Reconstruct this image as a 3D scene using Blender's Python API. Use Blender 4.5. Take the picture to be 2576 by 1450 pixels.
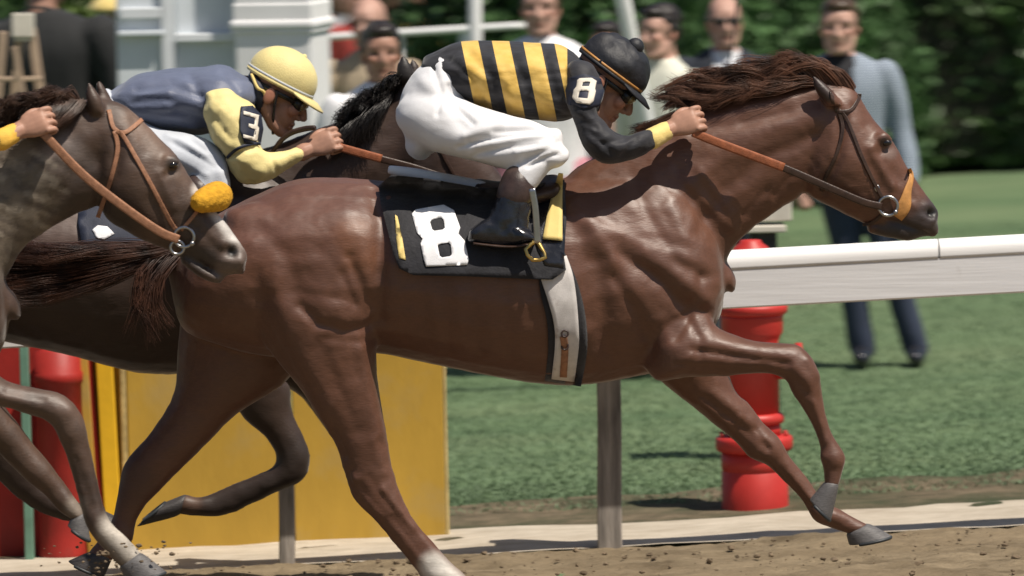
import bpy, bmesh, math, random
import numpy as np
from mathutils import Vector, Matrix
from mathutils.bvhtree import BVHTree
from mathutils.geometry import delaunay_2d_cdt

for o in list(bpy.data.objects):
    bpy.data.objects.remove(o, do_unlink=True)
scene = bpy.context.scene
COL = scene.collection
R = math.radians
random.seed(7)
rng = np.random.default_rng(7)

# ------------------------------------------------------------------ camera, sky, sun
FPX = 15000.0                                  # focal length in units of a 2576 px wide picture
PITCH, ROLL = math.atan(1285 / FPX), R(1.2)
CAMY = -20.0
CAMZ = 20.0 * math.tan(math.atan(835 / FPX) + PITCH)
FWD = np.array([0, math.cos(PITCH), -math.sin(PITCH)])
UP0 = np.array([0, math.sin(PITCH), math.cos(PITCH)])
RT0 = np.array([1.0, 0, 0])
UPV = UP0 * math.cos(ROLL) + RT0 * math.sin(ROLL)
RTV = RT0 * math.cos(ROLL) - UP0 * math.sin(ROLL)
CAM = np.array([0, CAMY, CAMZ])
SLOPE = 0.034                                  # the track climbs gently to the right

cam_d = bpy.data.cameras.new('camera')
cam = bpy.data.objects.new('camera', cam_d)
COL.objects.link(cam)
m = Matrix(((RTV[0], UPV[0], -FWD[0], CAM[0]), (RTV[1], UPV[1], -FWD[1], CAM[1]),
            (RTV[2], UPV[2], -FWD[2], CAM[2]), (0, 0, 0, 1)))
cam.matrix_world = m
cam_d.sensor_width = 36
cam_d.lens = FPX / 2576 * 36
cam_d.clip_start = 0.5
cam_d.clip_end = 2000
cam_d.dof.use_dof = True
cam_d.dof.focus_distance = 20.15
cam_d.dof.aperture_fstop = 3.6
cam_d.dof.aperture_ratio = 0.45
scene.camera = cam
scene.render.resolution_x, scene.render.resolution_y = 1024, 576
scene.render.engine = 'CYCLES'

SUN_DIR = Vector((0.37, -0.28, 0.885)).normalized()
world = bpy.data.worlds.new('World')
scene.world = world
world.use_nodes = True
nt = world.node_tree
bg = nt.nodes['Background']
sky = nt.nodes.new('ShaderNodeTexSky')
sky.sky_type = 'NISHITA'
sky.sun_disc = False
sky.sun_elevation = math.asin(SUN_DIR.z)
sky.sun_rotation = math.atan2(SUN_DIR.x, SUN_DIR.y)
sky.dust_density = 1.5
nt.links.new(sky.outputs[0], bg.inputs[0])
bg.inputs[1].default_value = 0.06
sun_d = bpy.data.lights.new('sun', 'SUN')
sun = bpy.data.objects.new('sun', sun_d)
COL.objects.link(sun)
sun_d.energy = 4.9
sun_d.angle = R(0.5)
sun_d.color = (1.0, 0.915, 0.80)
sun.rotation_euler = SUN_DIR.to_track_quat('Z', 'Y').to_euler()
vs = scene.view_settings
vs.view_transform = 'Standard'
vs.look = 'None'
vs.gamma = 1
vs.use_curve_mapping = False
vs.exposure = 0.18

# ------------------------------------------------------------------ helpers
def W(px, py, y=0.0):
    d = FWD * FPX + RTV * (px - 1288.0) + UPV * (725.0 - py)
    return CAM + d * ((y - CAMY) / d[1])

def ray(px, py):
    d = FWD * FPX + RTV * (px - 1288.0) + UPV * (725.0 - py)
    return d / np.linalg.norm(d)

def G(px, py):
    """where the line of sight meets the sloping ground"""
    d = ray(px, py)
    # z = SLOPE*x :  cz + t dz = SLOPE*(cx + t dx)
    t = (SLOPE * CAM[0] - CAM[2]) / (d[2] - SLOPE * d[0])
    return CAM + d * t

def proj(V):
    q = V - CAM
    dd = q @ FWD
    return 1288.0 + FPX * (q @ RTV) / dd, 725.0 - FPX * (q @ UPV) / dd

def px2m(y=0.0):
    return (y - CAMY) / FPX

def gz(x):
    return SLOPE * x

def wloc(o):
    v = Vector((0, 0, 0))
    while o is not None:
        v = v + o.location
        o = o.parent
    return v

def thing(name, label, cat, loc, group=None):
    o = bpy.data.objects.new(name, None)
    o.empty_display_size = 0.1
    COL.objects.link(o)
    o.location = Vector(tuple(float(c) for c in loc))
    o['label'] = label
    o['category'] = cat
    if group:
        o['group'] = group
    return o

def tag(o, label, cat, group=None):
    o['label'] = label
    o['category'] = cat
    if group:
        o['group'] = group
    return o

def mesh_from(V, F, smooth=True):
    me = bpy.data.meshes.new('m')
    me.from_pydata([tuple(map(float, v)) for v in V], [], [tuple(map(int, f)) for f in F])
    if smooth:
        me.polygons.foreach_set('use_smooth', np.ones(len(me.polygons), dtype=bool))
    me.update()
    return me

def obj(name, VF, mat, parent=None, kind=None, smooth=True, me=None):
    """link one mesh object; V is in world coordinates"""
    if me is None:
        V, F = VF
        me = mesh_from(V, F, smooth)
    o = bpy.data.objects.new(name, me)
    me.name = name
    COL.objects.link(o)
    if parent is not None:
        me.transform(Matrix.Translation(-wloc(parent)))
        o.parent = parent
    elif kind is None:
        n = len(me.vertices)
        co = np.empty(n * 3)
        me.vertices.foreach_get('co', co)
        co = co.reshape(-1, 3)
        base = Vector((float(co[:, 0].mean()), float(co[:, 1].mean()), float(co[:, 2].min())))
        me.transform(Matrix.Translation(-base))
        o.location = base
    if mat is not None:
        me.materials.append(mat)
    if kind:
        o['kind'] = kind
    return o

def join(parts):
    V, F, n = [], [], 0
    for v, f in parts:
        V.extend([tuple(p) for p in v])
        F.extend([tuple(i + n for i in q) for q in f])
        n += len(v)
    return V, F

def catmull(A, sub):
    """A: (n,k) stations -> smooth resampling"""
    A = np.asarray(A, float)
    n = len(A)
    P = np.vstack([2 * A[0] - A[1], A, 2 * A[-1] - A[-2]])
    out = []
    for i in range(n - 1):
        p0, p1, p2, p3 = P[i], P[i + 1], P[i + 2], P[i + 3]
        for s in range(sub):
            t = s / sub
            out.append(0.5 * ((2 * p1) + (-p0 + p2) * t + (2 * p0 - 5 * p1 + 4 * p2 - p3) * t * t +
                              (-p0 + 3 * p1 - 3 * p2 + p3) * t ** 3))
    out.append(A[-1])
    return np.array(out)

def tube(st, seg=20, sub=4, cap=True, power=1.0):
    """st: list of (c, u, v) 3-vectors; ring = c + u cos + v sin"""
    A = np.array([np.concatenate([np.asarray(c, float), np.asarray(u, float), np.asarray(v, float)]) for c, u, v in st])
    if sub > 1:
        A = catmull(A, sub)
    th = np.linspace(0, 2 * np.pi, seg, endpoint=False)
    ct, sn = np.cos(th), np.sin(th)
    if power != 1.0:
        ct = np.sign(ct) * np.abs(ct) ** power
        sn = np.sign(sn) * np.abs(sn) ** power
    V = (A[:, None, 0:3] + A[:, None, 3:6] * ct[None, :, None] + A[:, None, 6:9] * sn[None, :, None]).reshape(-1, 3)
    n = len(A)
    F = []
    for i in range(n - 1):
        for j in range(seg):
            k = (j + 1) % seg
            F.append((i * seg + j, i * seg + k, (i + 1) * seg + k, (i + 1) * seg + j))
    V = list(V)
    if cap:
        V.append(A[0, :3]); c0 = len(V) - 1
        V.append(A[-1, :3]); c1 = len(V) - 1
        for j in range(seg):
            k = (j + 1) % seg
            F.append((c0, k, j))
            F.append((c1, (n - 1) * seg + j, (n - 1) * seg + k))
    # consistent outward winding
    return np.array(V), F

def pairs(lst, y0, dx=0, dy=0, sc=1.0, seg=22, sub=4, power=1.0, round_ends=True):
    """lst: ((ax,ay),(bx,by), halfdepth, depthoffset) outline pairs seen in side view"""
    st = []
    for it in lst:
        a, b, w = it[0], it[1], it[2]
        off = it[3] if len(it) > 3 else 0.0
        A = W(a[0] * sc + dx, a[1] * sc + dy, y0 + off)
        B = W(b[0] * sc + dx, b[1] * sc + dy, y0 + off)
        st.append(((A + B) / 2, (B - A) / 2, np.array([0, w, 0])))
    if round_ends:
        for e in (0, -1):
            c, u, v = st[e]
            c2 = st[1 if e == 0 else -2][0]
            d = c - c2
            d = d / (np.linalg.norm(d) + 1e-9)
            r = min(np.linalg.norm(u), np.linalg.norm(v))
            q = (c + d * r * 0.55, u * 0.75, v * 0.75)
            q2 = (c + d * r * 0.85, u * 0.35, v * 0.35)
            if e == 0:
                st = [q2, q] + st
            else:
                st = st + [q, q2]
    return tube(st, seg, sub, True, power)

def ell(c, r, rot=None, seg=20, rings=12):
    V, F = [], []
    c = np.asarray(c, float)
    M = np.array(rot.to_3x3()) if rot is not None else np.eye(3)
    for i in range(1, rings):
        a = math.pi * i / rings
        for j in range(seg):
            t = 2 * math.pi * j / seg
            V.append(c + M @ np.array([r[0] * math.sin(a) * math.cos(t), r[1] * math.sin(a) * math.sin(t), r[2] * math.cos(a)]))
    V.append(c + M @ np.array([0, 0, r[2]])); top = len(V) - 1
    V.append(c + M @ np.array([0, 0, -r[2]])); bot = len(V) - 1
    for i in range(rings - 2):
        for j in range(seg):
            k = (j + 1) % seg
            F.append((i * seg + j, (i + 1) * seg + j, (i + 1) * seg + k, i * seg + k))
    for j in range(seg):
        k = (j + 1) % seg
        F.append((top, j, k))
        F.append((bot, (rings - 2) * seg + k, (rings - 2) * seg + j))
    return np.array(V), F

def chain(pts, rad, seg=10, sub=3, flat=None):
    """round tapering tube through 3-D points"""
    pts = [np.asarray(p, float) for p in pts]
    st = []
    prev = None
    for i, p in enumerate(pts):
        t = pts[min(i + 1, len(pts) - 1)] - pts[max(i - 1, 0)]
        t = t / (np.linalg.norm(t) + 1e-9)
        ref = np.array([0, 1.0, 0]) if abs(t[1]) < 0.9 else np.array([1.0, 0, 0])
        if prev is not None:
            ref = prev
        u = ref - t * (ref @ t)
        u /= (np.linalg.norm(u) + 1e-9)
        v = np.cross(t, u)
        prev = u
        r = rad[i] if hasattr(rad, '__len__') else rad
        st.append((p, u * r, v * r * (flat if flat else 1.0)))
    c, u, v = st[0]
    d = pts[0] - pts[1]; d /= (np.linalg.norm(d) + 1e-9)
    st = [(c + d * np.linalg.norm(u) * .7, u * .5, v * .5)] + st
    c, u, v = st[-1]
    d = pts[-1] - pts[-2]; d /= (np.linalg.norm(d) + 1e-9)
    st = st + [(c + d * np.linalg.norm(u) * .7, u * .5, v * .5)]
    return tube(st, seg, sub)

def remesh(parts, voxel, smooth=6, fac=0.5):
    V, F = join(parts)
    bm = bmesh.new()
    bv = [bm.verts.new(tuple(map(float, v))) for v in V]
    for f in F:
        try:
            bm.faces.new([bv[i] for i in f])
        except ValueError:
            pass
    bmesh.ops.recalc_face_normals(bm, faces=bm.faces)
    me = bpy.data.meshes.new('tmp')
    bm.to_mesh(me)
    bm.free()
    o = bpy.data.objects.new('tmp', me)
    COL.objects.link(o)
    md = o.modifiers.new('r', 'REMESH')
    md.mode = 'VOXEL'
    md.voxel_size = voxel
    if smooth:
        s = o.modifiers.new('s', 'SMOOTH')
        s.factor = fac
        s.iterations = smooth
    dg = bpy.context.evaluated_depsgraph_get()
    ev = o.evaluated_get(dg)
    m2 = bpy.data.meshes.new_from_object(ev)
    bpy.data.objects.remove(o, do_unlink=True)
    bpy.data.meshes.remove(me)
    m2.polygons.foreach_set('use_smooth', np.ones(len(m2.polygons), dtype=bool))
    return m2

def coords(me):
    co = np.empty(len(me.vertices) * 3)
    me.vertices.foreach_get('co', co)
    return co.reshape(-1, 3)

def normals(me):
    n = np.empty(len(me.vertices) * 3, dtype=np.float32)
    me.vertex_normals.foreach_get('vector', n)
    return n.reshape(-1, 3).astype(float)

def seg_dist(X, Y, poly):
    """distance from pixel positions to a polyline, in px"""
    best = np.full(X.shape, 1e9)
    for (ax, ay), (bx, by) in zip(poly[:-1], poly[1:]):
        dx, dy = bx - ax, by - ay
        L = dx * dx + dy * dy + 1e-9
        t = np.clip(((X - ax) * dx + (Y - ay) * dy) / L, 0, 1)
        best = np.minimum(best, np.hypot(X - ax - t * dx, Y - ay - t * dy))
    return best

def sculpt(me, strokes, dx=0, dy=0, sc=1.0, both=False):
    """strokes: (polyline px, width px, height mm); raised or sunk along the surface normal on the near side"""
    V = coords(me)
    N = normals(me)
    X, Y = proj(V)
    X, Y = (X - dx) / sc, (Y - dy) / sc
    face = np.clip(-N[:, 1] * 1.6 + 0.1, 0, 1)
    if both:
        face = np.clip(np.abs(N[:, 1]) * 1.6, 0, 1)
    D = np.zeros(len(V))
    for poly, w, h in strokes:
        if len(poly) == 1:
            d = np.hypot(X - poly[0][0], Y - poly[0][1])
        else:
            d = seg_dist(X, Y, poly)
        D += h * 0.001 * np.exp(-(d / w) ** 2)
    V = V + N * (D * face)[:, None]
    me.vertices.foreach_set('co', V.ravel())
    me.update()

def vnoise(P, scale, seed=0):
    """cheap smooth value noise"""
    q = P * scale + seed * 17.13
    i = np.floor(q).astype(np.int64)
    f = q - i
    f = f * f * (3 - 2 * f)
    def h(a, b, c):
        n = (a * 374761393 + b * 668265263 + c * 2147483647 + seed * 144665) & 0x7fffffff
        n = ((n ^ (n >> 13)) * 1274126177) & 0x7fffffff
        return ((n ^ (n >> 16)) & 0xffff) / 65535.0
    out = 0
    for a in (0, 1):
        for b in (0, 1):
            for c in (0, 1):
                w = (f[:, 0] if a else 1 - f[:, 0]) * (f[:, 1] if b else 1 - f[:, 1]) * (f[:, 2] if c else 1 - f[:, 2])
                out = out + w * h(i[:, 0] + a, i[:, 1] + b, i[:, 2] + c)
    return out * 2 - 1

def rough_up(me, amp, scale, seed=1, stretch=(1, 1, 1)):
    V = coords(me)
    N = normals(me)
    d = vnoise(V * np.array(stretch), scale, seed) + 0.5 * vnoise(V * np.array(stretch), scale * 2.1, seed + 3)
    V = V + N * (amp * d)[:, None]
    me.vertices.foreach_set('co', V.ravel())
    me.update()

def paint(me, base, blobs, dx=0, dy=0, sc=1.0, name='Col'):
    """blobs: (polyline px, width px, colour, strength) coat or cloth colours"""
    V = coords(me)
    X, Y = proj(V)
    X, Y = (X - dx) / sc, (Y - dy) / sc
    C = np.tile(np.array(list(base) + [1.0]), (len(V), 1))
    for poly, w, col, s in blobs:
        d = np.hypot(X - poly[0][0], Y - poly[0][1]) if len(poly) == 1 else seg_dist(X, Y, poly)
        k = np.clip(1.5 - d / w, 0, 1)
        k = (k * k * (3 - 2 * k) * s)[:, None]
        C[:, :3] = C[:, :3] * (1 - k) + np.array(col) * k
    at = me.color_attributes.new(name, 'FLOAT_COLOR', 'POINT')
    at.data.foreach_set('color', C.astype(np.float32).ravel())

def fattr(me, name, vals):
    at = me.attributes.new(name, 'FLOAT', 'POINT')
    at.data.foreach_set('value', np.asarray(vals, dtype=np.float32))

def bvh_of(me):
    V = [Vector(v) for v in coords(me)]
    F = [tuple(p.vertices) for p in me.polygons]
    return BVHTree.FromPolygons(V, F)

def hit(bvh, px, py, default_y):
    d = ray(px, py)
    loc, n, i, dist = bvh.ray_cast(Vector(CAM), Vector(d))
    if loc is None:
        return W(px, py, default_y), None
    return np.array(loc), d

def smooth_list(ys, it):
    ys = np.array(ys, float)
    for _ in range(it):
        z = ys.copy()
        z[1:-1] = (ys[:-2] + 2 * ys[1:-1] + ys[2:]) / 4
        ys = z
    return ys

def strap(poly, width, bvh, off=0.006, thick=0.004, dy0=-0.1, n=4, sub=6, smooth=3, widths=None):
    """a flat strap lying on a surface: side-view polyline (px), width px"""
    A = np.array([list(p) + [widths[i] if widths else width] for i, p in enumerate(poly)], float)
    A = catmull(A, sub)
    m_ = len(A)
    T = np.gradient(A[:, :2], axis=0)
    T /= (np.linalg.norm(T, axis=1)[:, None] + 1e-9)
    Nn = np.stack([-T[:, 1], T[:, 0]], 1)
    Yg = np.zeros((m_, n + 1))
    PX = np.zeros((m_, n + 1, 2))
    last = dy0
    for i in range(m_):
        for j in range(n + 1):
            s = (j / n - 0.5) * A[i, 2]
            p = A[i, :2] + Nn[i] * s
            PX[i, j] = p
            if bvh is not None:
                h_, k = hit(bvh, p[0], p[1], last)
                yy = h_[1]
                if k is None:
                    yy = last
                last = yy
            else:
                yy = dy0
            Yg[i, j] = yy
    for j in range(n + 1):
        Yg[:, j] = smooth_list(Yg[:, j], smooth)
    V, F = [], []
    for lay, o_ in ((0, off + thick), (1, off)):
        for i in range(m_):
            for j in range(n + 1):
                V.append(W(PX[i, j, 0], PX[i, j, 1], Yg[i, j] - o_))
    L = m_ * (n + 1)
    idx = lambda l, i, j: l * L + i * (n + 1) + j
    for i in range(m_ - 1):
        for j in range(n):
            F.append((idx(0, i, j), idx(0, i, j + 1), idx(0, i + 1, j + 1), idx(0, i + 1, j)))
            F.append((idx(1, i, j), idx(1, i + 1, j), idx(1, i + 1, j + 1), idx(1, i, j + 1)))
        F.append((idx(0, i, 0), idx(0, i + 1, 0), idx(1, i + 1, 0), idx(1, i, 0)))
        F.append((idx(0, i, n), idx(1, i, n), idx(1, i + 1, n), idx(0, i + 1, n)))
    for j in range(n):
        F.append((idx(0, 0, j), idx(1, 0, j), idx(1, 0, j + 1), idx(0, 0, j + 1)))
        F.append((idx(0, m_ - 1, j), idx(0, m_ - 1, j + 1), idx(1, m_ - 1, j + 1), idx(1, m_ - 1, j)))
    return np.array(V), F

def inside(p, poly):
    c = False
    n = len(poly)
    for i in range(n):
        x1, y1 = poly[i]
        x2, y2 = poly[(i + 1) % n]
        if (y1 > p[1]) != (y2 > p[1]) and p[0] < (x2 - x1) * (p[1] - y1) / (y2 - y1) + x1:
            c = not c
    return c

def densify(poly, step):
    out = []
    n = len(poly)
    for i in range(n):
        a, b = np.array(poly[i], float), np.array(poly[(i + 1) % n], float)
        k = max(1, int(np.linalg.norm(b - a) / step))
        for s in range(k):
            out.append(tuple(a + (b - a) * s / k))
    return out

def drape(outer, holes, bvh, off, thick, step, y0=-0.2, relax=2, billow=None):
    """a patch (side-view outline in px) laid over a surface, with real thickness"""
    loops = [densify(outer, step)] + [densify(h, step) for h in holes]
    pts, edges = [], []
    for lp in loops:
        s = len(pts)
        pts += lp
        edges += [(s + i, s + (i + 1) % len(lp)) for i in range(len(lp))]
    xs = [p[0] for p in outer]; ys = [p[1] for p in outer]
    nb = len(pts)
    xx = np.arange(min(xs) + step * .5, max(xs), step)
    yy = np.arange(min(ys) + step * .5, max(ys), step)
    B = np.array(pts)
    for x in xx:
        for y in yy:
            if inside((x, y), outer) and not any(inside((x, y), h) for h in holes):
                if np.min(np.hypot(B[:, 0] - x, B[:, 1] - y)) > step * .5:
                    pts.append((x, y))
    v2, e2, f2, _, _, _ = delaunay_2d_cdt([Vector(p) for p in pts], edges, [], 0, 1e-6)
    keep = []
    for f in f2:
        c = sum((v2[i] for i in f), Vector((0, 0))) / len(f)
        if inside((c.x, c.y), outer) and not any(inside((c.x, c.y), h) for h in holes):
            keep.append(tuple(f))
    P = np.array([(v.x, v.y) for v in v2])
    Yv = np.zeros(len(P))
    for i, p in enumerate(P):
        h_, k = hit(bvh, p[0], p[1], y0) if bvh is not None else (np.array([0, y0, 0]), None)
        Yv[i] = h_[1] if k is not None else y0
    nbr = [set() for _ in P]
    for f in keep:
        for a in range(3):
            nbr[f[a]].add(f[(a + 1) % 3]); nbr[f[a]].add(f[(a + 2) % 3])
    for _ in range(relax):
        Z = Yv.copy()
        for i in range(len(P)):
            if nbr[i]:
                Z[i] = 0.5 * Yv[i] + 0.5 * np.mean([Yv[j] for j in nbr[i]])
        Yv = np.minimum(Z, Yv + 0.004)
    add = np.zeros(len(P))
    if billow is not None:
        add = np.array([billow(p[0], p[1]) for p in P])
    V = [W(p[0], p[1], y - off - thick - a) for p, y, a in zip(P, Yv, add)]
    V += [W(p[0], p[1], y - off - a) for p, y, a in zip(P, Yv, add)]
    n = len(P)
    F = [f for f in keep] + [(f[0] + n, f[2] + n, f[1] + n) for f in keep]
    cnt = {}
    for f in keep:
        for a in range(3):
            e = (f[a], f[(a + 1) % 3])
            cnt[tuple(sorted(e))] = cnt.get(tuple(sorted(e)), []) + [e]
    for k, v in cnt.items():
        if len(v) == 1:
            a, b = v[0]
            F.append((b, a, a + n, b + n))
    return np.array(V), F

def box(c, s, rot=None):
    V = []
    for x in (-.5, .5):
        for y in (-.5, .5):
            for z in (-.5, .5):
                p = Vector((x * s[0], y * s[1], z * s[2]))
                if rot is not None:
                    p = rot @ p
                V.append(np.array(p) + np.asarray(c, float))
    F = [(0, 1, 3, 2), (4, 6, 7, 5), (0, 4, 5, 1), (2, 3, 7, 6), (0, 2, 6, 4), (1, 5, 7, 3)]
    return np.array(V), F

def bevel_me(me, w, seg=2):
    bm = bmesh.new()
    bm.from_mesh(me)
    bmesh.ops.recalc_face_normals(bm, faces=bm.faces)
    bmesh.ops.bevel(bm, geom=list(bm.edges), offset=w, segments=seg, affect='EDGES', profile=0.5)
    bm.to_mesh(me)
    bm.free()

def bbox_obj(name, c, s, mat, parent=None, bev=0.006, rot=None):
    V, F = box(c, s, rot)
    me = mesh_from(V, F, False)
    bevel_me(me, bev)
    return obj(name, None, mat, parent, me=me)

def lathe(prof, c, seg=32):
    V, F = [], []
    for r, z in prof:
        for j in range(seg):
            t = 2 * math.pi * j / seg
            V.append((c[0] + r * math.cos(t), c[1] + r * math.sin(t), c[2] + z))
    n = len(prof)
    for i in range(n - 1):
        for j in range(seg):
            k = (j + 1) % seg
            F.append((i * seg + j, i * seg + k, (i + 1) * seg + k, (i + 1) * seg + j))
    F.append(tuple(range(seg))[::-1])
    F.append(tuple((n - 1) * seg + j for j in range(seg)))
    return np.array(V), F

def torus(c, r1, r2, axis='Y', seg=24, s2=8):
    V, F = [], []
    for i in range(seg):
        a = 2 * math.pi * i / seg
        for j in range(s2):
            b = 2 * math.pi * j / s2
            x = (r1 + r2 * math.cos(b)) * math.cos(a)
            z = (r1 + r2 * math.cos(b)) * math.sin(a)
            y = r2 * math.sin(b)
            p = (x, y, z) if axis == 'Y' else (x, z, y)
            V.append(np.array(c) + np.array(p))
    for i in range(seg):
        for j in range(s2):
            F.append((i * s2 + j, i * s2 + (j + 1) % s2, ((i + 1) % seg) * s2 + (j + 1) % s2, ((i + 1) % seg) * s2 + j))
    return np.array(V), F

def strands(paths, rad, nseg=7):
    """paths: list of arrays (k,3); thin tapered three-sided hairs"""
    V, F = [], []
    for P in paths:
        Q = catmull(P, max(1, nseg // (len(P) - 1)))
        m_ = len(Q)
        b = len(V)
        T = np.gradient(Q, axis=0)
        T /= (np.linalg.norm(T, axis=1)[:, None] + 1e-9)
        ref = np.array([0.1, 1.0, 0.2])
        U = np.cross(T, ref); U /= (np.linalg.norm(U, axis=1)[:, None] + 1e-9)
        Z = np.cross(T, U)
        for i in range(m_):
            t = i / (m_ - 1)
            r = rad * (1 - 0.75 * t) * (0.8 if i == 0 else 1)
            for a in (0, 2.094, 4.189):
                V.append(Q[i] + (U[i] * math.cos(a) + Z[i] * math.sin(a)) * r)
        for i in range(m_ - 1):
            for j in range(3):
                k = (j + 1) % 3
                F.append((b + i * 3 + j, b + i * 3 + k, b + (i + 1) * 3 + k, b + (i + 1) * 3 + j))
    return np.array(V), F

def locks(guides, y0, n, spread, depth, rad, seed, jitter=6):
    """guides: list of px polylines (with optional depth offset as third value); hairs scattered round each"""
    rr = np.random.default_rng(seed)
    out = []
    for g in guides:
        k = len(g)
        for _ in range(n):
            off = rr.normal(0, 1, 2)
            dz = rr.normal(0, 1)
            ln = rr.uniform(0.72, 1.05)
            pts = []
            for i, p in enumerate(g):
                t = i / (k - 1)
                s = spread * (0.55 + 0.6 * t)
                yy = y0 + (p[2] if len(p) > 2 else 0.0) + dz * depth * (0.6 + 0.4 * t)
                q = np.array(p[:2], float)
                if i == k - 1:
                    q = np.array(g[i - 1][:2]) + (q - np.array(g[i - 1][:2])) * ln
                pts.append(W(q[0] + off[0] * s + rr.normal(0, jitter * t), q[1] + off[1] * s + rr.normal(0, jitter * t), yy))
            out.append(np.array(pts))
    return strands(out, rad, 8)

# ------------------------------------------------------------------ materials
def nodes(name):
    mt = bpy.data.materials.new(name)
    mt.use_nodes = True
    n = mt.node_tree
    return mt, n, n.nodes['Principled BSDF']

def N(n, t, **kw):
    q = n.nodes.new(t)
    for k, v in kw.items():
        setattr(q, k, v)
    return q

def mixcol(n, fac, a, b, mode='MIX'):
    q = N(n, 'ShaderNodeMix', data_type='RGBA', blend_type=mode)
    if hasattr(fac, 'is_linked'):
        n.links.new(fac, q.inputs[0])
    else:
        q.inputs[0].default_value = fac
    for s, i in ((a, 6), (b, 7)):
        if hasattr(s, 'is_linked'):
            n.links.new(s, q.inputs[i])
        else:
            q.inputs[i].default_value = tuple(s) + ((1,) if len(s) == 3 else ())
    return q.outputs[2]

def noise(n, scale, detail=4, stretch=(1, 1, 1), rough=0.55):
    tc = N(n, 'ShaderNodeTexCoord')
    mp = N(n, 'ShaderNodeMapping')
    mp.inputs['Scale'].default_value = stretch
    n.links.new(tc.outputs['Object'], mp.inputs[0])
    t = N(n, 'ShaderNodeTexNoise')
    t.inputs['Scale'].default_value = scale
    t.inputs['Detail'].default_value = detail
    t.inputs['Roughness'].default_value = rough
    n.links.new(mp.outputs[0], t.inputs['Vector'])
    return t.outputs['Fac']

def ramp(n, fac, lo, hi, a=(0, 0, 0), b=(1, 1, 1)):
    r = N(n, 'ShaderNodeValToRGB')
    r.color_ramp.elements[0].position = lo
    r.color_ramp.elements[1].position = hi
    r.color_ramp.elements[0].color = tuple(a) + (1,)
    r.color_ramp.elements[1].color = tuple(b) + (1,)
    n.links.new(fac, r.inputs[0])
    return r.outputs[0]

def bump(n, p, h, strength, dist=0.01):
    b = N(n, 'ShaderNodeBump')
    b.inputs['Strength'].default_value = strength
    b.inputs['Distance'].default_value = dist
    n.links.new(h, b.inputs['Height'])
    n.links.new(b.outputs[0], p.inputs['Normal'])

def mat(name, col, rough=0.6, var=0.15, scale=12, bmp=0.0, bscale=60, stretch=(1, 1, 1), metal=0, spec=0.4, sheen=0, dist=0.005, dirt=None):
    mt, n, p = nodes(name)
    f = noise(n, scale, 5, stretch)
    a = tuple(c * (1 - var) for c in col)
    b = tuple(min(1, c * (1 + var)) for c in col)
    c = ramp(n, f, 0.3, 0.7, a, b)
    if dirt:
        d = ramp(n, noise(n, dirt[1], 6), dirt[2], dirt[2] + 0.18)
        c = mixcol(n, d, c, dirt[0])
    n.links.new(c, p.inputs['Base Color'])
    p.inputs['Roughness'].default_value = rough
    p.inputs['Metallic'].default_value = metal
    p.inputs['Specular IOR Level'].default_value = spec
    if sheen:
        p.inputs['Sheen Weight'].default_value = sheen
        p.inputs['Sheen Roughness'].default_value = 0.5
    if bmp:
        bump(n, p, noise(n, bscale, 4, stretch), bmp, dist)
    return mt

def coat_mat(name, rough=0.47, spec=0.62, attr='Col', var=0.14):
    mt, n, p = nodes(name)
    at = N(n, 'ShaderNodeAttribute', attribute_name=attr)
    f = ramp(n, noise(n, 5, 7, (1, 1, 1), .65), 0.3, 0.72, (1 - var * 1.3,) * 3, (1 + var * .7,) * 3)
    c = mixcol(n, 1.0, at.outputs['Color'], f, 'MULTIPLY')
    c = mixcol(n, ramp(n, noise(n, 22, 4, (1, 1, .6)), .52, .75, (0, 0, 0), (.2, .2, .2)), c, mixcol(n, 1.0, c, (1.25, 1.2, 1.2), 'MULTIPLY'))
    hair = noise(n, 160, 3, (0.25, 1, 1))
    c2 = mixcol(n, 0.35, c, ramp(n, hair, 0.3, 0.7, (.45,) * 3, (1,) * 3), 'MULTIPLY')
    n.links.new(c2, p.inputs['Base Color'])
    r = N(n, 'ShaderNodeMapRange')
    r.inputs['To Min'].default_value = rough - 0.1
    r.inputs['To Max'].default_value = rough + 0.16
    n.links.new(noise(n, 14, 4), r.inputs[0])
    n.links.new(r.outputs[0], p.inputs['Roughness'])
    p.inputs['Specular IOR Level'].default_value = spec
    p.inputs['Sheen Weight'].default_value = 0.16
    p.inputs['Sheen Roughness'].default_value = 0.35
    bump(n, p, hair, 0.3, 0.003)
    return mt

def attr_mat(name, rough=0.55, attr='Col', spec=0.3, sss=0.0):
    mt, n, p = nodes(name)
    at = N(n, 'ShaderNodeAttribute', attribute_name=attr)
    f = ramp(n, noise(n, 30, 5), 0.3, 0.7, (.85,) * 3, (1.12,) * 3)
    n.links.new(mixcol(n, 1.0, at.outputs['Color'], f, 'MULTIPLY'), p.inputs['Base Color'])
    p.inputs['Roughness'].default_value = rough
    p.inputs['Specular IOR Level'].default_value = spec
    bump(n, p, noise(n, 90, 4), 0.1, 0.003)
    return mt

def hair_mat(name, dark, light, scale=40):
    return mat(name, tuple((a + b) / 2 for a, b in zip(dark, light)), 0.42, 0.75, scale, spec=0.5)

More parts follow.
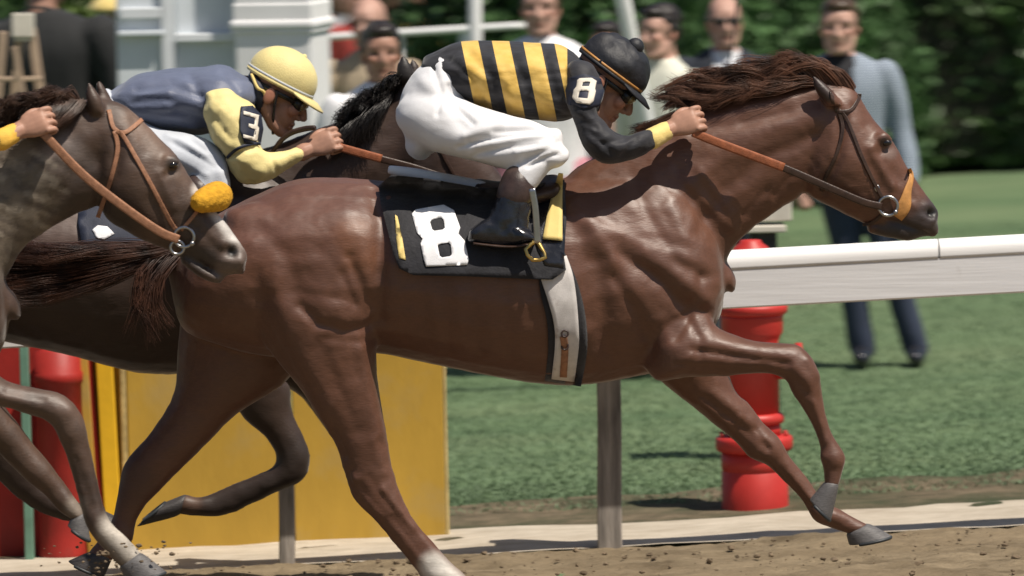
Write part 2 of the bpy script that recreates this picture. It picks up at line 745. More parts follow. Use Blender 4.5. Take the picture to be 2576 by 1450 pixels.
M = {}
M['skin'] = attr_mat('skin', 0.5)
M['coat'] = coat_mat('chestnut_coat')
M['coat_dark'] = coat_mat('bay_coat', 0.5)
M['coat_roan'] = coat_mat('roan_coat', 0.52, var=0.45)
M['hoof'] = mat('hoof_horn', (0.11, 0.105, 0.105), 0.55, 0.3, 60, 0.3, 90, (1, 1, 6))
M['hoof_dark'] = mat('dark_hoof_horn', (0.05, 0.045, 0.045), 0.5, 0.3, 60, 0.3, 90, (1, 1, 6))
M['black'] = mat('black_silk', (0.016, 0.016, 0.02), 0.68, 0.35, 14, 0.35, 60, spec=0.25, sheen=0.3, dist=0.008)
M['leather_blk'] = mat('black_leather', (0.014, 0.015, 0.02), 0.22, 0.3, 25, 0.35, 45, spec=0.6, dist=0.006)
M['leather_brn'] = mat('brown_leather', (0.05, 0.032, 0.028), 0.4, 0.3, 40, 0.2, 150)
M['leather_dk'] = mat('dark_leather', (0.045, 0.025, 0.018), 0.4, 0.3, 40, 0.2, 150)
M['rein_rubber'] = mat('orange_brown_rein', (0.30, 0.095, 0.04), 0.6, 0.25, 60, 0.4, 500)
M['strap_tan'] = mat('tan_strap', (0.33, 0.16, 0.09), 0.55, 0.25, 60, 0.3, 300)
M['tan_noseband'] = mat('tan_noseband', (0.50, 0.24, 0.07), 0.55, 0.2, 40, 0.2, 200)
M['steel'] = mat('steel', (0.42, 0.42, 0.43), 0.3, 0.1, 30, metal=1)
M['brass'] = mat('brass', (0.6, 0.42, 0.14), 0.35, 0.2, 30, metal=1)
M['white_cloth'] = mat('white_cloth', (0.74, 0.74, 0.76), 0.75, 0.06, 10, 0.25, 300, sheen=0.2)
M['girth_white'] = mat('white_girth_webbing', (0.62, 0.59, 0.57), 0.75, 0.12, 30, 0.3, 400, dirt=((0.2, 0.12, 0.08), 18, 0.62))
M['breech_grey'] = mat('grey_white_breeches', (0.52, 0.55, 0.60), 0.75, 0.08, 10, 0.25, 300, sheen=0.2)
M['number_white'] = mat('white_number', (0.80, 0.80, 0.82), 0.7, 0.04, 20, 0.2, 300)
M['number_cream'] = mat('cream_number', (0.72, 0.66, 0.56), 0.7, 0.05, 20, 0.2, 300)
M['yellow_cloth'] = mat('yellow_cloth', (0.72, 0.55, 0.19), 0.62, 0.08, 14, 0.25, 300, sheen=0.2)
M['yellow_pale'] = mat('pale_yellow_silk', (0.74, 0.62, 0.27), 0.6, 0.08, 14, 0.3, 200, sheen=0.2)
M['cuff_gold'] = mat('gold_knit_cuff', (0.78, 0.46, 0.07), 0.75, 0.12, 30, 0.4, 300)
M['navy'] = mat('navy_cloth', (0.02, 0.025, 0.045), 0.6, 0.25, 20, 0.2, 300)
M['blue_grey'] = mat('slate_blue_silk', (0.105, 0.125, 0.195), 0.5, 0.15, 10, 0.3, 160, spec=0.45, sheen=0.3)
M['fleece'] = mat('yellow_fleece', (0.58, 0.30, 0.02), 0.95, 0.2, 60, 0.5, 140, dist=0.008)
M['goggle'] = mat('dark_goggle', (0.02, 0.018, 0.015), 0.25, 0.2, 30)
M['lens'] = mat('amber_lens', (0.16, 0.12, 0.05), 0.12, 0.2, 30, spec=0.8)
M['eye'] = mat('dark_eye', (0.008, 0.006, 0.006), 0.08, 0.1, 10, spec=0.8)
M['mane_ch'] = hair_mat('chestnut_hair', (0.075, 0.032, 0.018), (0.21, 0.10, 0.06), 14)
M['tail_ch'] = hair_mat('dark_chestnut_hair', (0.022, 0.010, 0.007), (0.10, 0.042, 0.025), 14)
M['mane_blk'] = hair_mat('black_hair', (0.006, 0.005, 0.005), (0.025, 0.02, 0.018), 14)
M['mane_br'] = hair_mat('brown_hair', (0.035, 0.018, 0.012), (0.12, 0.065, 0.042), 14)
def stripe_mat():
    mt, n, p = nodes('black_yellow_striped_silk')
    at = N(n, 'ShaderNodeAttribute', attribute_name='stripe')
    ax = N(n, 'ShaderNodeAttribute', attribute_name='chest')
    def mth(op, a, b):
        q = N(n, 'ShaderNodeMath', operation=op)
        for k, v in ((0, a), (1, b)):
            if hasattr(v, 'is_linked'):
                n.links.new(v, q.inputs[k])
            elif v is not None:
                q.inputs[k].default_value = v
        return q.outputs[0]
    on = mth('LESS_THAN', mth('FRACT', at.outputs['Fac'], None), 0.56)
    on = mth('MULTIPLY', on, mth('GREATER_THAN', at.outputs['Fac'], 0.0))
    on = mth('MULTIPLY', on, mth('LESS_THAN', at.outputs['Fac'], 3.5))
    on = mth('MULTIPLY', on, mth('LESS_THAN', ax.outputs['Fac'], 1.427))
    y = ramp(n, noise(n, 18, 5), 0.3, 0.7, (0.60, 0.37, 0.07), (0.74, 0.50, 0.14))
    k = ramp(n, noise(n, 18, 5), 0.3, 0.7, (0.014, 0.014, 0.018), (0.03, 0.03, 0.036))
    n.links.new(mixcol(n, on, k, y), p.inputs['Base Color'])
    p.inputs['Roughness'].default_value = 0.62
    p.inputs['Specular IOR Level'].default_value = 0.28
    p.inputs['Sheen Weight'].default_value = 0.2
    bump(n, p, noise(n, 40, 5, (.5, 1, 1)), 0.4, 0.008)
    return mt
M['stripes'] = stripe_mat()
# ------------------------------------------------------------------ the setting
def ground_mat(name, cols, scale, bscale, bstr, stretch=(1, 1, 1), rough=0.95, spots=None):
    mt, n, p = nodes(name)
    c = ramp(n, noise(n, scale, 8, stretch, 0.65), 0.28, 0.72, cols[0], cols[1])
    if len(cols) > 2:
        c = mixcol(n, ramp(n, noise(n, scale * 0.23, 5, stretch), 0.42, 0.68), c, cols[2])
    if spots:
        c = mixcol(n, ramp(n, noise(n, spots[1], 3), spots[2], spots[2] + 0.08), c, spots[0])
    n.links.new(c, p.inputs['Base Color'])
    p.inputs['Roughness'].default_value = rough
    p.inputs['Specular IOR Level'].default_value = 0.15
    bump(n, p, noise(n, bscale, 8, stretch, 0.7), bstr, 0.03)
    return mt
M['grass'] = ground_mat('lawn', ((0.075, 0.125, 0.065), (0.14, 0.205, 0.105), (0.155, 0.205, 0.11)), 3, 25, 0.5, (0.45, 1, 1))
M['dirt'] = ground_mat('track_dirt', ((0.12, 0.09, 0.055), (0.36, 0.285, 0.185), (0.28, 0.215, 0.135)), 7, 24, 1.0, (0.5, 1, 1))
M['sand'] = ground_mat('pale_sand', ((0.36, 0.31, 0.24), (0.56, 0.50, 0.41)), 10, 60, 0.4, (0.5, 1, 1))
M['bare'] = ground_mat('bare_earth', ((0.08, 0.07, 0.045), (0.27, 0.21, 0.14), (0.06, 0.075, 0.04)), 8, 40, 0.8)
M['kerb'] = mat('blue_grey_board', (0.30, 0.34, 0.37), 0.8, 0.25, 14, 0.4, 60, (0.2, 1, 1))
M['rail_white'] = mat('white_rail_paint', (0.82, 0.81, 0.80), 0.8, 0.05, 7, 0.2, 30, (0.12, 1, 1.5), dirt=((0.42, 0.38, 0.34), 9, 0.68))
M['rail_face'] = mat('white_board_paint', (0.74, 0.735, 0.74), 0.8, 0.06, 9, 0.25, 24, (0.1, 1, 2.0), dirt=((0.5, 0.47, 0.44), 7, 0.7))
M['post_wood'] = mat('weathered_post', (0.27, 0.24, 0.21), 0.85, 0.5, 14, 0.6, 50, (2, 2, 0.25), dirt=((0.36, 0.29, 0.2), 5, 0.6))
M['panel_yellow'] = mat('ochre_yellow_paint', (0.50, 0.31, 0.045), 0.65, 0.14, 4, 0.25, 40, (1, 1, .4), dirt=((0.42, 0.31, 0.13), 2.2, 0.52))
M['bright_yellow'] = mat('bright_yellow_paint', (0.80, 0.47, 0.02), 0.55, 0.1, 8, 0.15, 40)
M['red'] = mat('red_enamel', (0.46, 0.028, 0.022), 0.5, 0.12, 8, 0.1, 40, spec=0.5, dirt=((0.38, 0.06, 0.04), 6, 0.66))
M['cream'] = mat('cream_paint', (0.62, 0.58, 0.5), 0.7, 0.1, 10)
M['dark_iron'] = mat('dark_iron', (0.03, 0.035, 0.04), 0.5, 0.3, 20)
M['white_paint'] = mat('white_gloss_paint', (0.80, 0.80, 0.80), 0.45, 0.04, 6, 0.1, 20)
M['shade_blue'] = mat('shade_blue_panel_paint', (0.60, 0.645, 0.68), 0.5, 0.06, 6, 0.1, 20)  # bluish shade on the white booth's front, painted into the panel colour
M['booth_trim'] = mat('shade_blue_trim_paint', (0.66, 0.69, 0.72), 0.5, 0.05, 6, 0.1, 20)  # trim carries the panels' painted shade tint, slightly lighter
M['red_shaded'] = mat('shaded_red_paint', (0.32, 0.02, 0.015), 0.55, 0.25, 5, 0.2, 30, dirt=((0.16, 0.04, 0.03), 3, 0.6))  # shade on the red board and post is put into this darker red
M['pale_yellow_edge'] = mat('worn_pale_yellow_edge', (0.50, 0.38, 0.16), 0.8, 0.3, 14, 0.4, 60)
M['bare_wood'] = mat('raw_timber', (0.42, 0.31, 0.22), 0.75, 0.25, 10, 0.4, 50, (3, 3, .4))
M['green_paint'] = mat('sea_green_paint', (0.14, 0.27, 0.20), 0.6, 0.2, 10)
M['leaf_dark'] = mat('dark_hedge_leaf', (0.065, 0.12, 0.04), 0.45, 0.6, 3.0, spec=0.35)
M['leaf_mid'] = mat('shrub_leaf', (0.07, 0.14, 0.05), 0.5, 0.55, 3.0, spec=0.35)
M['leaf_yel'] = mat('yellow_green_leaf', (0.10, 0.15, 0.04), 0.5, 0.5, 3.0, spec=0.3)
M['twig'] = mat('dark_twigs', (0.02, 0.022, 0.012), 0.9, 0.4, 10)

def sheet(name, x0, x1, y0, y1, nx, ny, zoff, mt, disp=None, edge=None):
    xs = np.linspace(x0, x1, nx + 1)
    ys = np.linspace(y0, y1, ny + 1)
    V, F = [], []
    for y in ys:
        for x in xs:
            V.append([x, y, gz(x) + zoff])
    V = np.array(V)
    if edge is not None:
        t = (V[:, 1] - y0) / (y1 - y0)
        V[:, 1] += edge(V[:, 0]) * t
    if disp is not None:
        V[:, 2] += disp(V)
    for j in range(ny):
        for i in range(nx):
            a = j * (nx + 1) + i
            F.append((a, a + 1, a + nx + 2, a + nx + 1))
    return obj(name, (V, F), mt, kind='structure')

sheet('lawn', -400, 400, -60, 900, 8, 8, -0.012, M['grass'])
def dirt_bumps(V):
    return 0.016 * vnoise(V * np.array([1, 1, 0]), 5, 2) + 0.011 * np.abs(vnoise(V * np.array([.8, 1, 0]), 17, 5)) + 0.006 * vnoise(V * np.array([1, 1, 0]), 41, 8)
sheet('track', -60, -4.5, -14, 1.72, 20, 20, 0.0, M['dirt'])
sheet('track', 4.5, 60, -14, 1.72, 20, 20, 0.0, M['dirt'])
sheet('track', -4.5, 4.5, -14, -1.5, 30, 40, 0.0, M['dirt'])
sheet('track', -4.5, 4.5, -1.5, 1.72, 420, 150, 0.0, M['dirt'], dirt_bumps)
sheet('sand_strip', -60, 60, 1.72, 2.42, 900, 10, 0.006, M['sand'],
      lambda V: 0.008 * vnoise(V * np.array([1, 1, 0]), 6, 4),
      lambda x: 0.16 * vnoise(np.stack([x, x * 0, x * 0], 1), 1.3, 3) + 0.08 * vnoise(np.stack([x, x * 0, x * 0], 1), 4.1, 6))
sheet('bare_ground', -40, 40, 2.1, 3.3, 700, 12, 0.0, M['bare'],
      lambda V: 0.010 * vnoise(V * np.array([1, 1, 0]), 7, 9) * 0.6,
      lambda x: 0.25 * vnoise(np.stack([x, x * 0, x * 0], 1), 1.1, 13) + 0.12 * vnoise(np.stack([x, x * 0, x * 0], 1), 3.3, 16))
# loose clods on the track
M['clod'] = mat('dark_clod', (0.15, 0.11, 0.07), 0.95, 0.4, 30, 0.5, 60)
rr = np.random.default_rng(3)
parts = []
for _ in range(1700):
    x, y = rr.uniform(-3.2, 3.2), rr.uniform(-1.2, 1.7)
    r = abs(rr.normal(0.002, 0.004)) + 0.0015
    v, f = ell((x, y, gz(x) + r * 0.5 + 0.01), (r * rr.uniform(.8, 1.7), r * rr.uniform(.8, 1.4), r * rr.uniform(.5, .9)), None, 6, 4)
    v = v + rr.normal(0, r * .15, v.shape)
    parts.append((v, f))
for _ in range(110):
    a_ = W(rr.normal(300, 80), rr.normal(1405, 24), -0.77 + rr.normal(0, .1))
    r = abs(rr.normal(0.0, 0.003)) + 0.0012
    v, f = ell(a_, (r * 1.4, r, r * .8), None, 6, 4)
    parts.append((v + rr.normal(0, r * .15, v.shape), f))
o = obj('dirt_clods', join(parts), M['clod'], kind='stuff', smooth=False)
o['label'] = 'loose crumbled clods of brown track dirt'; o['category'] = 'dirt'

# grass blades on the lawn, thicker by the bare edge
def blades(n, yr, xr, h, seed, w=0.006):
    rr = np.random.default_rng(seed)
    V, F = [], []
    ys = yr[0] + (yr[1] - yr[0]) * rr.uniform(0, 1, n) ** 1.6
    for y in ys:
        half = xr * (y - CAMY) / 22
        x = rr.uniform(-half, half)
        hh = h * rr.uniform(.5, 1.3)
        a = rr.uniform(0, 6.28)
        dx, dy = math.cos(a) * w, math.sin(a) * w
        lx, ly = rr.normal(0, hh * .45, 2)
        z = gz(x) - 0.01
        b = len(V)
        V += [(x - dx, y - dy, z), (x + dx, y + dy, z), (x + dx * .6 + lx * .4, y + dy * .6 + ly * .4, z + hh * .6), (x + lx, y + ly, z + hh)]
        F += [(b, b + 1, b + 2), (b, b + 2, b + 3)]
    return V, F
M['blade'] = mat('grass_blade', (0.14, 0.205, 0.115), 0.6, 0.25, 1.5, spec=0.25)
o = obj('grass', join([blades(110000, (3.35, 16), 2.3, 0.013, 5, 0.0045), blades(3500, (2.95, 3.5), 2.3, 0.024, 6, 0.005)]), M['blade'], kind='stuff', smooth=False)
o['label'] = 'short mown green grass of the infield lawn'; o['category'] = 'grass'

# ---- the rail
rail = thing('running_rail', 'long white wooden running rail with rounded cap beside the track', 'rail', (0, 1.52, 0))
RY = 1.52
def extrude_x(prof, x0, x1, n=2):
    V, F = [], []
    k = len(prof)
    for i in range(n + 1):
        x = x0 + (x1 - x0) * i / n
        for y, z in prof:
            V.append((x, y, z + gz(x)))
    for i in range(n):
        for j in range(k):
            l = (j + 1) % k
            F.append((i * k + j, i * k + l, (i + 1) * k + l, (i + 1) * k + j))
    V += V[:k] + V[n * k:(n + 1) * k]
    e = (n + 1) * k
    F.append(tuple(e + j for j in range(k))); F.append(tuple(e + k + j for j in range(k))[::-1])
    return np.array(V), F
prof = [(RY + 0.062, 1.024), (RY - 0.062, 1.024)]
for t in np.linspace(0, 180, 24):
    a = R(t)
    prof.append((RY - 0.0625 * math.copysign(abs(math.cos(a)) ** .8, math.cos(a)), 1.034 + 0.056 * math.sin(a) ** .75))
prof_face = [(RY - 0.060, 1.0235), (RY - 0.060, 0.889), (RY - 0.054, 0.883), (RY + 0.02, 0.883), (RY + 0.03, 1.0235)]
joints = [-12, -7.6, -4.2, -1.1, 1.545, 4.9, 8.5, 12]
for a, b in zip(joints[:-1], joints[1:]):
    me = mesh_from(*extrude_x(prof, a + 0.003, b - 0.003), False)
    bm = bmesh.new(); bm.from_mesh(me); bmesh.ops.recalc_face_normals(bm, faces=bm.faces); bm.to_mesh(me); bm.free()
    me.polygons.foreach_set('use_smooth', [len(p.vertices) == 4 and abs(p.normal.x) < 0.5 for p in me.polygons])
    obj('rail_cap', None, M['rail_white'], rail, me=me)
for a, b in ((-12, -5.5), (-5.5, -0.7), (-0.7, 3.6), (3.6, 12)):
    me = mesh_from(*extrude_x(prof_face, a + 0.002, b - 0.002), False)
    bm = bmesh.new(); bm.from_mesh(me); bmesh.ops.recalc_face_normals(bm, faces=bm.faces); bm.to_mesh(me); bm.free()
    obj('face_board', None, M['rail_face'], rail, me=me)
def rail_post(px, wpx, py_base, depth=0.09):
    y = 1.74
    c = W(px, py_base, y)
    w = wpx * px2m(y)
    top = 0.96 + gz(c[0])
    bot = gz(c[0]) - 0.05
    V, F = [], []
    for i in range(9):
        t = i / 8
        z = bot + (top - bot) * t
        k = 1 - 0.04 * t
        jx = 0.004 * math.sin(7 * t + px)
        for sx, sy in ((-1, -1), (1, -1), (1, 1), (-1, 1)):
            V.append((c[0] + sx * w / 2 * k + jx, y + 0.0 + sy * depth / 2 * k, z))
    for i in range(8):
        for j in range(4):
            l = (j + 1) % 4
            F.append((i * 4 + j, i * 4 + l, (i + 1) * 4 + l, (i + 1) * 4 + j))
    F.append((3, 2, 1, 0)); F.append((32, 33, 34, 35))
    me = mesh_from(V, F, False)
    bevel_me(me, 0.006)
    po_ = obj('rail_post', None, M['post_wood'], rail, me=me)
    bbox_obj('bracket', (c[0], (y - depth / 2 + RY + 0.03) / 2, gz(c[0]) + 0.90), (w * .8, y - depth / 2 - RY - 0.026, 0.07), M['post_wood'], po_, 0.004)
rail_post(1537, 62, 1380)
rail_post(722, 40, 1395, 0.06)
for q in (-600, 3100):
    rail_post(q, 62, 1380)

# ---- finish line board: ochre panel, battens and red board behind the rail
board = thing('finish_board', 'tall ochre yellow plywood panel with red board and battens behind the rail', 'board', (W(730, 1300, 2.42)[0], 2.42, 0))
def slab(name, x0, x1, ytop, ybot, y, th, mt, parent, lean=0):
    a, b = W(x0, ybot, y), W(x1, ybot, y)
    t = W((x0 + x1) / 2, ytop, y)
    zb = min(a[2], b[2]) - 0.02
    V, F = box(((a[0] + b[0]) / 2, y, (t[2] + zb) / 2), (b[0] - a[0], th, t[2] - zb))
    for v in V:
        v[0] += lean * (v[2] - zb)
    me = mesh_from(V, F, False)
    bevel_me(me, 0.004)
    return obj(name, None, mt, parent, me=me)
slab('plywood_panel', 330, 742, 800, 1388, 2.40, 0.03, M['panel_yellow'], board)
slab('plywood_panel', 744, 1122, 800, 1358, 2.40, 0.03, M['panel_yellow'], board)
slab('edge_strip', 1123, 1131, 800, 1360, 2.41, 0.05, M['pale_yellow_edge'], board)
slab('batten', 314, 328, 800, 1388, 2.40, 0.04, M['pale_yellow_edge'], board)
slab('backing_board', 215, 335, 800, 1388, 2.45, 0.03, M['panel_yellow'], board)
slab('batten', 270, 311, 800, 1388, 2.385, 0.06, M['bright_yellow'], board, -0.03)
slab('batten', 256, 269, 800, 1388, 2.40, 0.05, M['red'], board, -0.05)
slab('batten', 222, 255, 800, 1388, 2.39, 0.05, M['panel_yellow'], board, -0.04)
slab('red_board', -120, 150, 800, 1398, 2.46, 0.05, M['red_shaded'], board)
rp_c = W(158, 1390, 2.36)
rp = thing('red_post', 'stout round red post beside the ochre yellow panel', 'post', (rp_c[0], 2.36, gz(rp_c[0])))
obj('barrel', lathe([(.088, -.03), (.090, .02), (.088, .05), (.088, .66), (.094, .665), (.094, .70), (.088, .705), (.086, .78), (.02, .8)], (rp_c[0], 2.36, gz(rp_c[0])), 36), M['red_shaded'], rp)
gp = slab('green_post', 64, 86, 690, 1395, 2.28, 0.05, M['green_paint'], None)
tag(gp, 'slim sea green wooden post left of the round red post', 'post')

# ---- red hydrant and the small box on a stand behind it
HY = 2.75
hc = W(1900, 1290, HY)
s = px2m(HY)
hb = np.array([hc[0], HY, gz(hc[0])])
hyd = thing('fire_hydrant', 'tall red cast iron hydrant with stepped flanges standing behind the rail', 'hydrant', hb)
def zp(py):
    return W(1900, py, HY)[2] - hb[2]
def hp(name, pr):
    obj(name, lathe([(r * s, zp(y)) for r, y in pr], hb, 40), M['red'], hyd)
hp('base_barrel', [(84, 1310), (85, 1290), (84, 1186), (82, 1184), (82, 1181), (84, 1179), (84, 1134)])
hp('flange', [(84, 1136), (95, 1131), (98, 1122), (98, 1106), (95, 1098), (70, 1094)])
hp('neck', [(70, 1096), (68, 1064)])
hp('flange', [(68, 1066), (77, 1062), (78, 1050), (74, 1042), (66, 1038)])
hp('barrel', [(66, 1040), (66, 860), (72, 845), (78, 835), (79, 800), (82, 790)])
hp('flange', [(82, 792), (90, 786), (91, 772), (88, 766), (60, 764)])
hp('bonnet', [(60, 766), (62, 700), (56, 650), (44, 622), (28, 610), (26, 604), (0.5, 602)])
noz = np.array([hb[0] + 40 * s, HY - 0.02, hb[2] + zp(915)])
def cyl_x(c, x0, x1, r, seg=28):
    V, F = lathe([(r, 0), (r, 1)], (0, 0, 0), seg)
    V = np.array([(c[0] + x0 + (x1 - x0) * v[2], c[1] + v[0], c[2] + v[1]) for v in V])
    return V, F
obj('side_outlet', cyl_x(noz, 0, 68 * s, 40 * s), M['red'], hyd)
obj('outlet_cap', cyl_x(noz, 68 * s, 84 * s, 52 * s), M['red'], hyd)
for yy, rad in ((1114, 88), (778, 84)):
    for k in range(10):
        a = 2 * math.pi * (k + .5) / 10
        obj('bolt', lathe([(.009, -.012), (.009, .016), (.006, .02)], (hb[0] + rad * s * math.cos(a) * .96, HY + rad * s * math.sin(a) * .96, hb[2] + zp(yy) + 14 * s), 6), M['red'], hyd, smooth=False)
bx_y = 4.4
c = W(1925, 527, bx_y)
stand = thing('box_on_stand', 'small cream box on a dark stand just behind the red hydrant', 'box', (c[0], bx_y, gz(c[0])))
bbox_obj('box', (c[0] + 0.01, bx_y, c[2]), (0.19, 0.16, 0.09), M['cream'], stand)
bbox_obj('shelf', (c[0] - 0.04, bx_y, c[2] - 0.075), (0.24, 0.2, 0.03), M['cream'], stand)
bbox_obj('post', (c[0] - 0.01, bx_y, (c[2] - 0.09 + gz(c[0])) / 2), (0.11, 0.09, c[2] - 0.09 - gz(c[0])), M['dark_iron'], stand)

# ---- white booth on the lawn
BY = 6.8
bs = px2m(BY)
bc = W(570, 300, BY)
booth = thing('white_booth', 'white panelled booth with moulded corner pillar behind the yellow capped jockey', 'booth', (bc[0], BY, gz(bc[0])))
def bslab(name, x0, x1, y0p, y1p, dy, th, mt, bev=0.006, rz=0.0):
    a, b = W(x0, (y0p + y1p) / 2, BY + dy), W(x1, (y0p + y1p) / 2, BY + dy)
    zt = W((x0 + x1) / 2, y0p, BY + dy)[2]
    zb = W((x0 + x1) / 2, y1p, BY + dy)[2]
    return bbox_obj(name, ((a[0] + b[0]) / 2, BY + dy + th / 2, (zt + zb) / 2), (b[0] - a[0], th, zt - zb), mt, booth, bev, Matrix.Rotation(rz, 3, 'Z') if rz else None)
gpy = 960
bslab('wall_panel', 300, 412, -260, gpy, 0.03, 0.04, M['shade_blue'])
bslab('wall_panel', 440, 606, -260, 86, 0.06, 0.04, M['shade_blue'])
bslab('wall_panel', 440, 606, 104, 178, 0.05, 0.04, M['shade_blue'])
bslab('wall_panel', 440, 606, 182, gpy, 0.06, 0.04, M['shade_blue'])
bslab('cross_rail', 440, 606, 84, 106, 0.0, 0.09, M['booth_trim'])
bslab('moulding', 296, 412, 78, 92, -0.02, 0.09, M['shade_blue'])
bslab('moulding', 300, 412, 20, 48, 0.0, 0.05, M['booth_trim'])
bslab('upright', 412, 441, -260, gpy, 0.0, 0.12, M['booth_trim'])
th = R(12.0)
pw = 198 * bs
pc = W(716, 300, BY + 0.05)
def pillar(name, k, y0p, y1p, bev):
    zt, zb = W(716, y0p, BY)[2], W(716, y1p, BY)[2]
    bbox_obj(name, (pc[0], BY + 0.05, (zt + zb) / 2), (pw * k, pw * k, zt - zb), M['white_paint'], booth, bev, Matrix.Rotation(-th, 3, 'Z'))
pillar('corner_pillar', 1.0, -260, gpy, 0.01)
pillar('cornice', 1.07, 72, 80, 0.003)
pillar('cornice', 1.12, 46, 73, 0.018)
pillar('cornice', 1.04, 6, 47, 0.008)
bslab('back_wall', 300, 700, -260, gpy, 0.75, 0.04, M['shade_blue'])
bslab('plinth', 292, 640, 900, 985, -0.03, 0.7, M['white_paint'])

# ---- white poles, rod and trestle
def pole(name, a, b, y, rpx, mt, label, cat, y2=None):
    A, B = W(a[0], a[1], y), W(b[0], b[1], y if y2 is None else y2)
    o_ = obj(name, chain([A, (A + B) / 2, B], rpx * px2m(y), 14, 2), mt)
    tag(o_, label, cat)
    return o_
pole('white_pole', (1194, -80), (1199, 760), 7.6, 17, M['white_paint'], 'upright white pole standing left of the woman in the white top', 'pole')
pole('white_pole', (1552, -80), (1650, 420), 7.2, 19, M['white_paint'], 'slanting white pole leaning beside the man in the pale shirt', 'pole', 7.4)
pole('thin_rod', (1862, -60), (1815, 330), 5.2, 2.4, M['dark_iron'], 'thin grey rod standing in front of the man in sunglasses', 'rod')
TY = 6.6
tr = thing('timber_trestle', 'raw timber A-frame trestle on the lawn beside the person in black', 'trestle', (W(60, 300, TY)[0], TY, 0))
def beam(name, a, b, wpx, dpx, dy=0.0, mt='bare_wood'):
    A, B = W(a[0], a[1], TY + dy), W(b[0], b[1], TY + dy)
    d = B - A
    L = np.linalg.norm(d)
    q = Vector(d).to_track_quat('Z', 'Y').to_matrix()
    V, F = box((0, 0, 0), (wpx * px2m(TY), dpx * px2m(TY), L))
    V = np.array([np.array(q @ Vector(v)) + (A + B) / 2 for v in V])
    me = mesh_from(V, F, False)
    bevel_me(me, 0.005)
    obj(name, None, M[mt], tr, me=me)
beam('leg', (78, 70), (150, 560), 19, 22)
beam('leg', (50, 75), (10, 560), 16, 20, 0.03)
beam('leg', (36, 118), (62, 260), 10, 14, -0.06)
beam('crossbar', (-60, 200), (108, 199), 12, 12, -0.05)
beam('top_block', (30, 64), (86, 64), 14, 60, -0.02, 'cream')
beam('top_block', (36, 80), (82, 80), 20, 48, 0.0, 'cream')
beam('leg', (8, 80), (-30, 560), 16, 20, 0.3)

# ---- hedges and shrubs: leaf-sized faces through the volume
def foliage(name, label, c, r, n, leaf, mt, cat='hedge', boxy=False, seed=1, group=None, core=0.86, trunk=True):
    rr = np.random.default_rng(seed)
    t_ = thing(name, label, cat, (c[0], c[1], gz(c[0])), group)
    r = np.array(r)
    if boxy:
        P = rr.uniform(-1, 1, (n, 3))
        k = rr.integers(0, 3, n)
        for i in range(n):
            P[i, k[i]] = math.copysign(rr.uniform(0.86, 1.0), P[i, k[i]])
        P[:, 1] = np.where(rr.uniform(0, 1, n) < 0.6, -rr.uniform(.8, 1.0, n), P[:, 1])
    else:
        P = rr.normal(0, 1, (n, 3))
        P /= np.linalg.norm(P, axis=1)[:, None]
        P *= rr.uniform(0.72, 1.05, (n, 1))
    bumpy = 1 + 0.16 * vnoise(P * 1.0, 2.6, seed) + 0.08 * vnoise(P, 7, seed + 2)
    P = P * bumpy[:, None] * r + np.array(c)
    P[:, 2] = np.maximum(P[:, 2], gz(c[0]) + 0.03)
    V, F = [], []
    for p in P:
        u = rr.normal(0, 1, 3); u /= np.linalg.norm(u)
        w_ = np.cross(u, rr.normal(0, 1, 3)); w_ /= np.linalg.norm(w_)
        L = leaf * rr.uniform(.6, 1.4)
        b = len(V)
        V += [p - u * L, p + w_ * L * .45, p + u * L, p - w_ * L * .45]
        F.append((b, b + 1, b + 2, b + 3))
    cr = obj('crown', (V, F), mt, t_, smooth=False)
    if boxy:
        v, f = box(c, tuple(2 * q * core for q in r))
        obj('inner_twigs', (v, f), M['twig'], t_, smooth=False)
    else:
        v, f = ell(c, tuple(q * core * .8 for q in r), None, 16, 10)
        obj('inner_twigs', (v, f), M['twig'], t_)
    if trunk:
        zb = gz(c[0]) - 0.05
        obj('trunk', chain([(c[0], c[1], zb), (c[0] + .02, c[1], (zb + c[2]) / 2), (c[0], c[1], c[2])], [0.07, 0.06, 0.03], 8, 2), M['twig'], t_)
    return t_
hg = G(2450, 440)
foliage('clipped_hedge', 'tall dark green clipped hedge behind the man in the blue jacket', (hg[0] + 1.55, hg[1] + 1.3, 2.2), (2.75, 1.2, 2.3), 46000, 0.055, M['leaf_dark'], boxy=True, seed=11)
q = W(1400, 120, 15)
foliage('round_shrub', 'mid green leafy shrub behind the woman in the white top', (q[0], 15.5, 1.35), (0.95, 0.8, 1.6), 12000, 0.06, M['leaf_mid'], 'shrub', seed=12)
q = W(1590, 60, 16)
foliage('round_shrub', 'green shrub behind the slanting white pole', (q[0], 16.5, 1.35), (0.8, 0.8, 1.7), 9000, 0.06, M['leaf_mid'], 'shrub', seed=13)
q = W(190, 160, 12)
foliage('small_conifer', 'light green bushy conifer beside the white booth', (q[0], 11.5, 0.85), (0.30, 0.30, 1.05), 5000, 0.045, M['leaf_yel'], 'shrub', seed=14)
q = W(110, 100, 14)
foliage('dark_shrub', 'dark green shrub behind the timber trestle', (q[0] - .5, 14.5, 1.1), (1.1, 0.7, 1.7), 9000, 0.06, M['leaf_dark'], 'shrub', seed=15)
q = W(1745, 110, 17)
foliage('low_shrub', 'low yellow green shrub between the pale shirt and the sunglasses man', (q[0], 17.5, 0.35), (0.55, 0.5, 0.6), 6000, 0.05, M['leaf_yel'], 'shrub', seed=16)
q = W(1945, 110, 18)
foliage('low_shrub', 'grey green shrub right of the man in sunglasses', (q[0] + .3, 18.5, 0.6), (0.7, 0.5, 0.95), 8000, 0.05, M['leaf_mid'], 'shrub', seed=17)
q = W(1010, 120, 16)
foliage('dark_shrub', 'dark shrub behind the wire fence and white shirted men', (q[0] + .75, 17.5, 0.4), (0.55, 0.4, 0.65), 5000, 0.055, M['leaf_dark'], 'shrub', seed=18)
